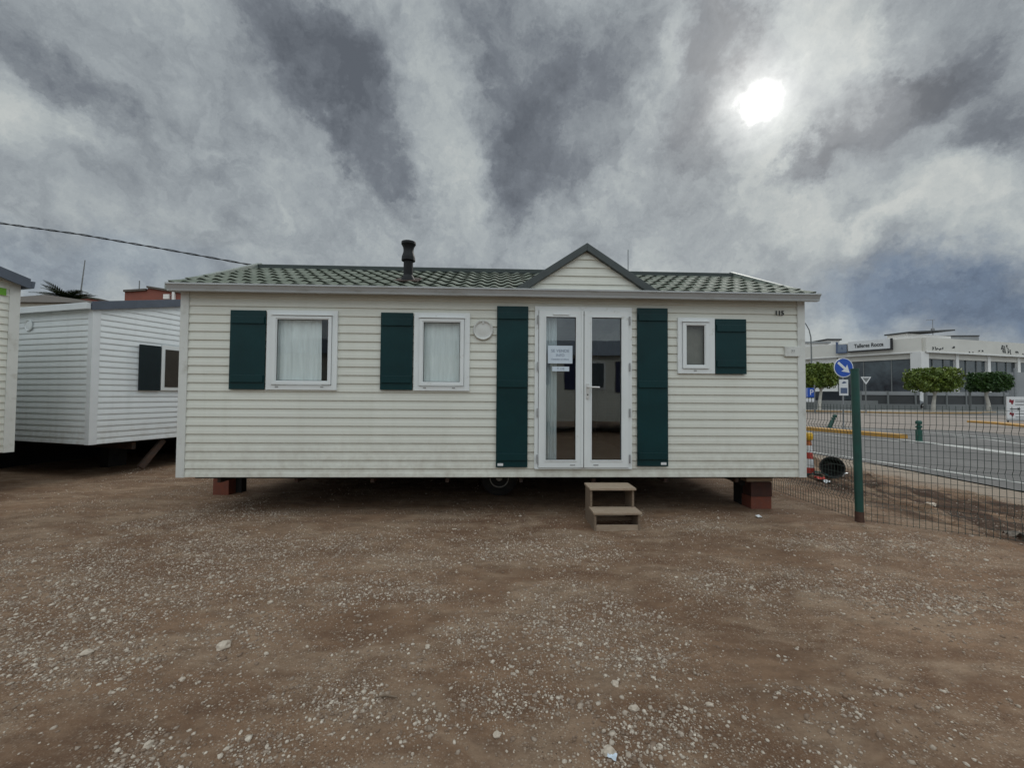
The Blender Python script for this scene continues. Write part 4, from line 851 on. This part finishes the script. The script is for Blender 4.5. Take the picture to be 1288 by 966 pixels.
# blue parking panel
g = at(1013, 520, 40); k = 40 / FPX; pk = empty('parking_sign', (g.x, g.y, 0), 0, 'blue parking panel with small white plates beside the corner of the mobile home', 'sign')
zt_, zb_ = at(1013, 488, 40).z, at(1013, 499.5, 40).z
b = MB(); b.box(-12 * k, 11 * k, -.03, .03, zb_, zt_); b.build('panel', 'blue_sign', pk); text('lettering', 'P', .75, 'white_paint', pk, TF(.6, -.04, (zt_ + zb_) / 2), .004); text('lettering', 'P', .75, 'white_paint', pk, TF(-.3, -.04, (zt_ + zb_) / 2), .004)
b = MB(); b.box(.13, .17, -.036, -.031, zb_, zt_); b.build('divider', 'white_paint', pk)
for i in range(-3, 3):
    b = MB(); b.box((i * 3.7 + 1) * k, (i * 3.7 + 3.6) * k, -.03, .0, zb_ - 6 * k, zb_ - 1.2 * k); b.build('plate', 'white_paint', pk)
for x in (-9 * k, 12.6 * k): b = MB(); b.tube([(x, .08, 0), (x, .08, zt_ + .3)], .06, 8); b.build('post', 'midgrey', pk)
# advertising board on the island
g = gnd(1279, 533); bo = empty('direction_board', (g.x, g.y, 0), -.1, 'white board with red marks and black arrows standing on the yellow-edged island at right', 'sign'); k = g.y / FPX
W_, z0, z1 = 13 * k, .22, at(1280, 499, g.y).z
b = MB(); b.box(-W_ * .85, W_ * 1.15, -.03, .03, z0, z1); b.build('panel', 'white_paint', bo)
b = MB(); b.box(-W_ * .85, W_ * 1.15, -.034, .034, z0 - .05, z0 - .002); b.box(-W_ * .8, -W_ * .72, -.02, .02, -.0, z0 - .05); b.box(W_ * .9, W_ * .98, -.02, .02, -.0, z0 - .05); b.build('leg_frame', 'darkgrey', bo)
hm = z1 - z0; b = MB()
for zz_, s in ((z0 + hm * .78, 1.), (z0 + hm * .24, .8)):
    b.prism([(-W_ * .62, zz_ + .17 * s), (-W_ * .45, zz_ + .10 * s), (-W_ * .25, zz_ + .12 * s), (-W_ * .30, zz_ - .06 * s), (-W_ * .42, zz_ - .20 * s), (-W_ * .52, zz_ - .05 * s), (-W_ * .68, zz_ - .02 * s)], 'y', -.036, -.0305)
b.build('emblem', 'darkred', bo)
b = MB(); zz_ = z0 + hm * .47; b.prism([(-W_ * .62, zz_ - .025), (W_ * .05, zz_ - .025), (W_ * .05, zz_ - .08), (W_ * .35, zz_), (W_ * .05, zz_ + .08), (W_ * .05, zz_ + .025), (-W_ * .62, zz_ + .025)], 'y', -.036, -.0305)
for zf, zh in ((.84, .03), (.78, .03), (.66, .035), (.27, .03), (.12, .03)): b.box(-W_ * .15, W_ * .95, -.036, -.0305, z0 + hm * zf - zh / 2, z0 + hm * zf + zh / 2)
b.build('lettering_lines', 'blackink', bo)
# boundary wall with grey rail
bw = empty('boundary_fence', (0, 0, 0), 0, 'low grey wall with dark infill panels and pale top rail along the car lot', 'fence')
def wseg(pxa, pxb, Ya, Yb, nseg=1, high=True):
    a = at(pxa, 517, Ya); c = at(pxb, 517, Yb); a.z = c.z = 0; d = (c - a); L = d.length; ang = math.atan2(d.y, d.x); T = Matrix.Translation(a) @ Matrix.Rotation(ang, 4, 'Z')
    b = MB(); b.box(0, L, 0, .25, 0, .75, T); b.build('base_wall', 'midgrey', bw)
    zt_ = CAMH + 8.5 * Ya / FPX
    b = MB(); b.box(0, L, .08, .14, .75, zt_ - .45, T); b.build('infill_panel', 'darkgrey', bw); b = MB(); b.box(0, L, .02, .2, zt_ - .45, zt_, T); b.build('top_rail', 'grey_wall', bw)
    for k_ in range(int(L / 3) + 1):
        b = MB(); b.box(k_ * 3 - .09, k_ * 3 + .09, -.03, .27, 0, zt_ + .03, T); b.build('pier', 'midgrey', bw)
wseg(1166, 1300, 49, 52); wseg(1083, 1158, 50, 49.2)
# low wall left
a = at(1000, 517, 47); lw = MB(); lw.box(a.x - 3, a.x + 9.5, 47, 47.3, 0, 1.15); tag(lw.build('low_wall', 'midgrey'), 'plain grey low wall behind the blue parking panel', 'wall')
# street trees ----------------------------------------------------
def tree(px, Yd, ax, top, bot, base_py, leaf, label, seed, fx=1.0, name='street_tree', group='trimmed street trees across the road'):
    r = np.random.default_rng(seed); c = at(px, (top + bot) / 2, Yd); k = Yd / FPX; rx, rz = ax * k * .70, (bot - top) / 2 * k * .98; o = empty(name, (c.x, Yd, 0), 0, label, 'tree', group)
    cz = c.z; n = 11000
    th = r.random(n) * 6.283; u = r.uniform(-1, 1, n); rr = r.random(n) ** .28; 
    dx = np.sqrt(1 - u * u) * np.cos(th); dy = np.sqrt(1 - u * u) * np.sin(th); dz = u
    q = 1.0 / (np.abs(dx) ** 4.5 + np.abs(dy) ** 4.5 + np.abs(dz) ** 4.5) ** (1 / 4.5)   # squarish clipped crown
    bump = 1 + .10 * np.sin(th * 5 + seed) * np.cos(u * 4) + .07 * np.sin(th * 11 + u * 9)
    p = np.stack([dx * rx, dy * rx * .85, dz * rz], -1) * (q * rr * bump)[:, None]; p[:, 2] += cz
    keep = fbm(p[:, 0] * 1.3 + p[:, 2] * 2 + 50, p[:, 1] * 1.3 + p[:, 2] + 70, 3) > -.17; p = p[keep]; n = len(p)
    s = r.uniform(.09, .17, (n, 1)); a = r.normal(size=(n, 3)); a /= np.linalg.norm(a, axis=1, keepdims=True); b_ = np.cross(a, r.normal(size=(n, 3))); b_ /= np.linalg.norm(b_, axis=1, keepdims=True)
    v = np.stack([p - a * s, p + b_ * s * .6, p + a * s, p - b_ * s * .6], 1).reshape(-1, 3); f = np.arange(n * 4).reshape(-1, 4)
    me = bpy.data.meshes.new('crown'); me.from_pydata(v.tolist(), [], f.tolist()); link('crown', me, leaf, o)
    b = MB(); b.tube([(.0, 0, 0), (.05 * fx, 0, (cz - rz) * .4), (.22 * fx, .02, (cz - rz) * .8), (.38 * fx, 0, cz - rz * .4)], [.20, .16, .13, .09], 10)
    for a_ in (.3, 2.2, 4.1, 5.3): b.tube([(.22 * fx, .02, (cz - rz) * .85), (.22 * fx + math.cos(a_) * rx * .3, math.sin(a_) * rx * .3, cz - rz * .6), (.2 * fx + math.cos(a_) * rx * .65, math.sin(a_) * rx * .6, cz)], [.09, .06, .03], 7)
    b.build('trunk', 'bark', o, smooth=True)
tree(1030, 45, 25, 458, 487, 515, 'leaf', 'bright green clipped tree beside the blue arrow sign', 3)
tree(1173, 44, 34, 463.5, 492, 519, 'leaf', 'wide bright green clipped tree in front of the cream building corner', 4, 1)
tree(1243, 44.5, 25, 469, 492, 519, 'leaf_dark', 'darker green clipped tree right of the wide bright one', 5, -1)
# lamp
z_ = at(1020, 440, 60).z; a = at(1020.5, 440, 60); la = empty('street_lamp', (a.x, 60, 0), 0, 'tall street lamp with curved arm rising behind the mobile home corner', 'street lamp'); k = 60 / FPX
zt_ = at(1012, 403.5, 60).z
b = MB(); b.tube([(0, 0, 0), (0, 0, zt_ - 4.2)], [.13, .09], 10); b.tube([(0, 0, zt_ - 4.2), (-.05, 0, zt_ - 2.4), (-.3, 0, zt_ - 1.3), (-.8, 0, zt_ - .4), (-1.5, 0, zt_), (-2.1, 0, zt_ + .05)], [.09, .08, .07, .06, .055, .05], 8); b.build('pole', 'midgrey', la, smooth=True)
b = MB(); b.box(-2.9, -2.05, -.15, .15, zt_ - .03, zt_ + .12); b.build('lantern', 'grey_metal', la, bevel=.03)
a = at(1277, 480, 48); b = MB(); b.tube([(a.x, 48, 0), (a.x, 48, at(1277, 463, 48).z)], .13, 10); tag(b.build('gate_post', 'grey_metal', smooth=True), 'thick grey post beside the pale gate panel at the right edge', 'post')
a = at(1270, 480, 48.4); b = MB(); b.box(a.x, a.x + 2.4, 48.4, 48.5, .8, at(1277, 468, 48).z); tag(b.build('site_gate', 'grey_wall'), 'pale panel behind the grey post at the right edge', 'gate')
a = at(1219.5, 480, 47); b = MB(); b.tube([(a.x, 47, 0), (a.x, 47, at(1219, 478, 47).z)], .11, 10); b.lathe([(.28, -.15), (.30, .15), (.2, .25)], (a.x, 47, at(1219, 490, 47).z), 12); tag(b.build('lamp_post', 'midgrey', smooth=True), 'short grey post between the two right-hand clipped trees', 'post')
# building --------------------------------------------------------
cb = empty('commercial_building', (0, 0, 0), 0, 'long cream showroom building with deep flat fascia and dark windows across the road', 'building')
C0 = Vector((55.0, 55.0, 0)); CR = Vector((79.0, 61.6, 0)); CL = Vector((44.5, 70.8, 0)); ZF0, ZF1, ZG = 7.72, 9.62, 6.85
def facade(a, c, inward):
    d = (c - a); L = d.length; d /= L; n = Vector((-d.y, d.x, 0)); n = n if n.dot(inward) > 0 else -n
    Mx = Matrix(((d.x, n.x, 0, a.x), (d.y, n.y, 0, a.y), (0, 0, 1, 0), (0, 0, 0, 1))); return Mx, L
cen = (C0 + CR + CL) / 3 + Vector((5, 20, 0))
TR, LR = facade(C0, CR, cen - C0); TL, LL = facade(C0, CL, cen - C0)
def bp(name, mat, *boxes, T=None, bevel=0):
    b = MB()
    for q in boxes: b.box(*q, T)
    return b.build(name, mat, cb, bevel=bevel)
for T, L in ((TR, LR), (TL, LL)):
    bp('fascia', 'render', (-.0, L, -.45, .4, ZF0, ZF1), T=T)
    bp('cornice', 'render_white', (-.0, L, -.52, -.4505, ZF0 - .12, ZF0 + .04), T=T)
    bp('lintel', 'render', (.6, L, .05, .5, ZG, ZF0 - .002), T=T)
    bp('shop_window', 'bglass', (.6, L, .30, .35, .6, ZG - .002), T=T)
    bp('plinth', 'grey_wall', (.6, L, .05, .5, 0, .6), T=T)
b = MB(); b.add([tuple(C0) , tuple(CR), tuple(CR + (CL - C0)), tuple(CL)], []); 
pts = [C0 + Vector((0, .8, 0)), CR + Vector((0, 1, 0)), CR + (CL - C0), CL + Vector((.8, 0, 0))]
b = MB(); b.prism([(p.x, p.y) for p in pts], 'z', 0.0, ZF1 - .35); b.build('body', 'render', cb)
bp('pillar', 'render_white', (-.75, .75, -.30, .9, 0, ZF0 - .001), T=TR @ Matrix.Rotation(0, 4, 'Z'))
for u_ in (6.9, 13.6, 20.3): bp('pillar', 'render_white', (u_ - .3, u_ + .3, -.05, .29, 0, ZF0 - .001), T=TR)
for u_ in (2.4, 4.6, 9.2, 11.4, 16, 18): bp('mullion', 'midgrey', (u_ - .05, u_ + .05, .2, .299, .6, ZG - .003), T=TR)
for u_ in (9.4,): bp('pillar', 'render_white', (u_, u_ + 3.6, -.05, .29, 0, ZF0 - .001), T=TL)
for u_ in (3.2, 6.3, 14.6): bp('mullion', 'midgrey', (u_ - .05, u_ + .05, .2, .299, .6, ZG - .003), T=TL)
# scrawled graffiti on the fascia
def scrawl(u0, z0, w, h, seed, n=5):
    r = random.Random(seed); b = MB()
    for k_ in range(n):
        x = u0 + w * k_ / n; pts_ = [TR @ Vector((x + r.uniform(-.05, .3), -.458, z0 + r.uniform(0, h))) for _ in range(5)]; b.tube(pts_, .055, 5)
    b.build('graffiti', 'darkgrey', cb)
scrawl(1.2, 7.95, 2.2, .5, 1, 5); scrawl(5.1, 8.3, .4, .3, 2, 2); scrawl(8.5, 7.85, 1.2, .15, 3, 2); scrawl(10.5, 8.05, 1.4, .25, 4, 2); scrawl(15.4, 7.9, 2.2, 1.35, 5, 6); scrawl(18.6, 8.0, .7, .5, 6, 2); scrawl(20.2, 7.95, 1.2, .3, 7, 2)
# roof structures
bp('roof_plant', 'render_white', (1.5, 10.5, 2.5, 5, ZF1 - .4, ZF1 + 1.0), T=TR)
b = MB(); b.prism([(1.2, ZF1 + 1.0), (10.5, ZF1 + 1.75), (10.5, ZF1 + 1.95), (1.2, ZF1 + 1.2)], 'y', 2, 5.2, TR); b.build('roof_plant_cover', 'darkgrey', cb)
b = MB(); b.prism([(7.5, ZF1 - .3), (26, ZF1 - .3), (26, ZF1 + 2.3), (14, ZF1 + 1.7)], 'y', 7, 14, TR); b.build('upper_block', 'grey_wall', cb)
b = MB(); b.prism([(7.2, ZF1 + .02), (14, ZF1 + 1.72), (26, ZF1 + 2.32), (26, ZF1 + 2.5), (14, ZF1 + 1.9), (7.0, ZF1 + .22)], 'y', 6.9, 14.1, TR); b.build('upper_roof_edge', 'darkgrey', cb)
b = MB(); q = TR @ Vector((7.6, 3, 0)); b.tube([(q.x, q.y, ZF1 + .9), (q.x, q.y, ZF1 + 3.4)], .04, 5); b.tube([(q.x - .9, q.y, ZF1 + 3.3), (q.x + .3, q.y, ZF1 + 3.4)], .04, 5); b.tube([(q.x, q.y, ZF1 + 1.6), (q.x, q.y, ZF1 + 2.1)], .22, 6); b.build('antenna', 'grey_metal', cb)
# shop sign on the left facade
sn = bpy.data.objects.new('shop_sign', None); col.objects.link(sn); sn.parent = cb
TS = TL @ Matrix.Translation((0, -.9, 0))
def on(px, T, v=-.9):      # distance along the facade plane for an image column
    best = None
    for i in range(0, 400):
        u_ = i * .05; q = T @ Vector((u_, v, 0)); d = q - Vector((0, 0, 0)); x = 644 + FPX * q.x / q.y
        if best is None or abs(x - px) < best[0]: best = (abs(x - px), u_)
    return best[1]
u1_, u2_ = on(1121, TL), on(1067.5, TL); zc_ = 9.02
b = MB(); b.box(u1_, u2_, -.9, -.6, 8.40, 9.75, TL); b.build('panel', 'white_paint', sn)
b = MB(); b.box(u1_, u2_, -.96, -.58, 8.22, 8.39, TL); b.box(u1_ - .22, u1_ - .005, -.96, -.58, 8.22, 9.8, TL); b.build('edge', 'blackink', sn)
Mt = TL @ Matrix.Translation(((u1_ + u2_) / 2, -.93, 9.05)) @ Matrix.Rotation(math.pi, 4, 'Z') @ Matrix.Rotation(rad(-90), 4, 'X') @ Matrix.Rotation(math.pi, 4, 'X')
Mt = TL @ Matrix.Translation(((u1_ + u2_) / 2, -.93, 9.05))
dirL = (TL.to_3x3() @ Vector((1, 0, 0))); outn = -(TL.to_3x3() @ Vector((0, 1, 0))); base = Matrix.Identity(4); xr = -dirL
for i in range(3): base[i][0] = xr[i]; base[i][1] = (0, 0, 1)[i]; base[i][2] = outn[i]; base[i][3] = Mt.translation[i]
text('lettering', 'Talleres Rocca', .78, 'darkgrey', sn, base, .02, (u2_ - u1_) * .78 / 5.2, .012)
u3_, u4_ = on(1065.5, TL), on(1054.5, TL)
b = MB(); b.box(u3_, u4_, -.9, -.6, 8.35, 9.45, TL); M['pale_blue'] = simple('pale_blue_logo_face', (.20, .25, .34), .5); b.build('logo_panel', 'pale_blue', sn)
b = MB(); b.box(u3_ + .5, u4_ - .5, -.93, -.905, 8.7, 9.1, TL); b.box(u3_, u4_, -.95, -.58, 8.18, 8.345, TL); b.box(u4_, u4_ + .2, -.95, -.58, 8.18, 9.9, TL); b.build('logo_mark', 'ink', sn)
# pale blocks beyond at the left
def house(px0, px1, py_top, Yd, depth, mat, label, name='building', roof=None):
    a = at(px0, py_top, Yd); c = at(px1, py_top, Yd); o = empty(name, (a.x, Yd, 0), 0, label, 'building')
    b = MB(); b.box(0, c.x - a.x, 0, depth, 0, a.z); b.build('wall', mat, o)
    b = MB(); b.box(-.3, c.x - a.x + .3, -.3, depth + .3, a.z + .002, a.z + .35); b.build('roof', roof or 'midgrey', o)
    nW = max(1, int((c.x - a.x) / 3.5))
    for i in range(nW):
        for zf in np.arange(1.2, a.z - 2.2, 3.2):
            x = (i + .5) * (c.x - a.x) / nW; b = MB(); b.box(x - .6, x + .6, -.05, -.002, zf, zf + 1.4); b.build('window', 'bglass', o)
    return o
house(985, 1042, 431.5, 88, 12, 'render_white', 'white flat-roofed block behind the street lamp', roof='grey_wall')
hb = house(1041, 1056, 428, 96, 10, 'render_white', 'white block with dark tilted roof left of the shop sign', roof='darkgrey')
hb = house(1290, 1380, 440, 80, 14, 'render', 'cream block past the right end of the showroom')
# cars in the lot
def car(px, Yd, mat, label, z_off=0., van=False, rz=0.):
    c = at(px, 500, Yd); o = empty('van' if van else 'parked_car', (c.x, Yd, z_off), rz, label, 'van' if van else 'car', None if van else 'cars parked behind the trees')
    H = 2.25 if van else 1.46; L = 4.9 if van else 4.3
    if van: body = [(-L / 2, .35), (L / 2, .35), (L / 2, 1.0), (L / 2 - .9, 1.25), (L / 2 - 1.6, H), (-L / 2 + .1, H), (-L / 2, 1.2)]
    else: body = [(-L / 2, .35), (L / 2, .35), (L / 2, .72), (L / 2 - 1.0, .92), (L / 2 - 1.7, H), (-L / 2 + .9, H), (-L / 2 + .15, .98), (-L / 2, .9)]
    b = MB(); b.prism(body, 'y', -.85, .85); b.build('body', mat, o, bevel=.05)
    b = MB()
    if van: b.prism([(L / 2 - 1.15, 1.28), (L / 2 - 1.65, H - .15), (L / 2 - 2.5, H - .15), (L / 2 - 2.5, 1.28)], 'y', -.865, .865)
    else: b.prism([(L / 2 - 1.2, .96), (L / 2 - 1.75, H - .1), (-L / 2 + .95, H - .1), (-L / 2 + .4, .99)], 'y', -.865, .865)
    b.build('side_window', 'bglass', o)
    for x in (-L / 2 + .8, L / 2 - .8):
        for y in (-.80, .80):
            wl = bpy.data.objects.new('wheel', None); col.objects.link(wl); wl.parent = o; wl.location = (x, y, .32)
            b = MB(); b.lathe([(.2, -.1), (.32, -.09), (.32, .09), (.2, .1)], T=FR, seg=20); b.build('tyre', 'rubber', wl, smooth=True); b = MB(); b.lathe([(.19, -.105), (.19, .105)], T=FR, seg=16); b.build('rim', 'rim', wl)
car(1052, 52, 'car_dark', 'dark van parked under the trees left of the arrow sign', 0, True); car(1020, 54, 'car_white', 'silver car behind the blue parking panel', .3); car(1108, 54, 'car_dark', 'dark car roof showing above the low wall by the triangular sign', .25); car(1140, 54.5, 'car_white', 'silver car between the triangular sign and the wide clipped tree', .2)

# ================================================================== LEFT BACKGROUND
def far_home():
    a = at(20, 384, 14.5); c = at(128, 384, 14.5); o = empty('mobile_home', (a.x - 2, 14.5, 0), 0, 'far mobile home showing only its brown tiled hipped roof above the bluish-white one', 'mobile home'); L = c.x - a.x + 2; ze = at(118, 382, 14.5).z; zr_ = at(50, 370.5, 16.5).z
    b = MB(); siding(b, (0, 0, 0), (1, 0, 0), (0, -1, 0), L, .5, ze); b.build('wall', 'siding', o); b = MB(); b.box(0, L, .01, 4, .5, ze - .01); b.build('body', 'siding', o)
    b = MB(); b.add([(-.2, -.2, ze), (L + .2, -.2, ze), (L + .2, 4.2, ze), (-.2, 4.2, ze), (.8, 2, zr_), (at(56, 371, 16.5).x - a.x + 2, 2, zr_)], [(0, 1, 5, 4), (1, 2, 5), (2, 3, 4, 5), (3, 0, 4), (3, 2, 1, 0)]); b.build('roof', 'brown_tile', o)
far_home()
a = at(84, 371, 30); c = at(124, 371, 30); bb = empty('brick_building', (a.x, 30, 0), 0, 'red brick block with mast antenna above the brown roof at left', 'building')
z0_, z1_ = at(86, 370.5, 30).z, at(118, 377.5, 30).z
b = MB(); b.prism([(0, 0), (c.x - a.x, 0), (c.x - a.x, z1_), (0, z0_)], 'y', 0, 6); b.build('wall', 'brick', bb)
b = MB(); b.prism([(-.1, z0_ + .003), (c.x - a.x + .1, z1_ + .003), (c.x - a.x + .1, z1_ + .12), (-.1, z0_ + .12)], 'y', -.1, 6.1); b.build('coping', 'brown_tile', bb)
a2 = at(101, 372, 31) - Vector((a.x, 30, 0)); t2 = at(107, 327, 31) - Vector((a.x, 30, 0)); b = MB(); b.tube([a2, t2], [.05, .03], 6); m2 = a2.lerp(t2, .1); b.tube([m2 + Vector((0, 0, .1)), m2 + Vector((.55, 0, -.05))], .04, 5); b.box(m2.x - .3, m2.x - .05, m2.y - .1, m2.y + .1, m2.z - .1, m2.z + .15); b.build('antenna', 'midgrey', bb)
a = at(157, 367, 26); c = at(262, 367, 26); bb = empty('brick_building', (a.x, 26, 0), 0, 'long red brick block rising behind the slate roof edge next to the mobile home', 'building')
zs = [at(p, q, 26).z for p, q in ((157, 367.5), (185, 365.8), (186, 362.5), (228, 369), (262, 374))]; xs = [at(p, 367, 26).x - a.x for p in (157, 185, 186, 228, 262)]
b = MB(); b.prism([(0, 0), (xs[-1], 0)] + [(x, z) for x, z in zip(xs[::-1], zs[::-1])], 'y', 0, 7); b.build('wall', 'brick', bb)
b = MB()
for i in (0, 2, 3): b.prism([(xs[i], zs[i] + .003), (xs[i + 1], zs[i + 1] + .003), (xs[i + 1], zs[i + 1] + .13), (xs[i], zs[i] + .13)], 'y', -.12, 7.1)
b.build('coping', 'brown_tile', bb)
b = MB(); q = at(213, 371, 25.6) - Vector((a.x, 26, 0)); b.box(q.x - .08, q.x + .08, -.12, -.01, q.z - .5, q.z + .5); q = at(204, 371.5, 25.6) - Vector((a.x, 26, 0)); b.box(q.x - .18, q.x + .18, -.12, -.01, q.z - .15, q.z + .15); b.build('wall_vent', 'render_white', bb)
q0 = at(175, 366, 27) - Vector((a.x, 26, 0)); q1 = at(175.5, 353, 27) - Vector((a.x, 26, 0)); b = MB(); b.tube([q0, q1], .03, 5); q2 = at(130, 369, 27) - Vector((a.x, 26, 0)); b.build('antenna', 'midgrey', bb)
# palm
pc = at(32, 366, 20); pl = empty('palm_tree', (pc.x, 22, 0), 0, 'dark palm crown peeping over the roofs behind the left mobile home', 'palm tree')
b = MB(); b.tube([(0, 0, 0), (.1, 0, pc.z * .5), (0, 0, pc.z)], [.25, .2, .18], 10); b.build('trunk', 'bark', pl, smooth=True)
b = MB(); r = random.Random(5)
for k_ in range(30):
    a_ = k_ * 2.4; el = r.uniform(-.1, .9); Lf = r.uniform(1.1, 1.6); d = Vector((math.cos(a_) * math.cos(el), math.sin(a_) * math.cos(el), math.sin(el))); prev = Vector((0, 0, pc.z)); side = Vector((-math.sin(a_), math.cos(a_), 0))
    for s_ in range(12):
        p = Vector((0, 0, pc.z)) + d * Lf * (s_ + 1) / 12 - Vector((0, 0, .45 * ((s_ + 1) / 12) ** 2)); w_ = .35 * (1 - (s_ / 12) ** 2)
        for sg in (-1, 1): e = p + side * sg * w_ + d * .25 - Vector((0, 0, .12)); b.add([prev, p, e, e - d * .03], [(0, 1, 2, 3)])
        prev = p
b.build('crown', 'palm', pl)
# overhead cable: sags from a pole out of frame to behind the mobile home
A0 = at(-260, 250, 9.0); B0 = at(318, 333.5, 10.2); Cc = at(520, 352, 11)
pts = []; F = [at(-260, 247, 9.0), at(-120, 263, 9.2), at(0, 280.5, 9.4), at(100, 294.5, 9.6), at(200, 312, 9.8), at(318, 333.5, 10.2), at(430, 345, 10.8)]
b = MB()
for ph in (0, math.pi):
    pts = []
    for i in range(len(F) - 1):
        for j in range(24):
            t = j / 24; p = F[i].lerp(F[i + 1], t); w = (i * 24 + j) * .62 + ph; pts.append(p + Vector((0, .014 * math.cos(w), .014 * math.sin(w))))
    b.tube(pts, .011, 5)
tag(b.build('overhead_cable', 'cable', smooth=True), 'twisted black cable crossing the sky at upper left to the mobile home roof', 'cable')
for e, nm in ((F[0], 'end of the cable beyond the left edge'), (F[-1], 'end of the cable hidden behind the roof')):
    b = MB(); b.tube([(e.x, e.y, -.1), (e.x, e.y, e.z + (.3 if e.x < -9 else .02))], [.12, .09], 10); tag(b.build('utility_pole', 'wood_dark', smooth=True), 'wooden pole holding the ' + nm, 'pole')
bpy.context.view_layer.update()
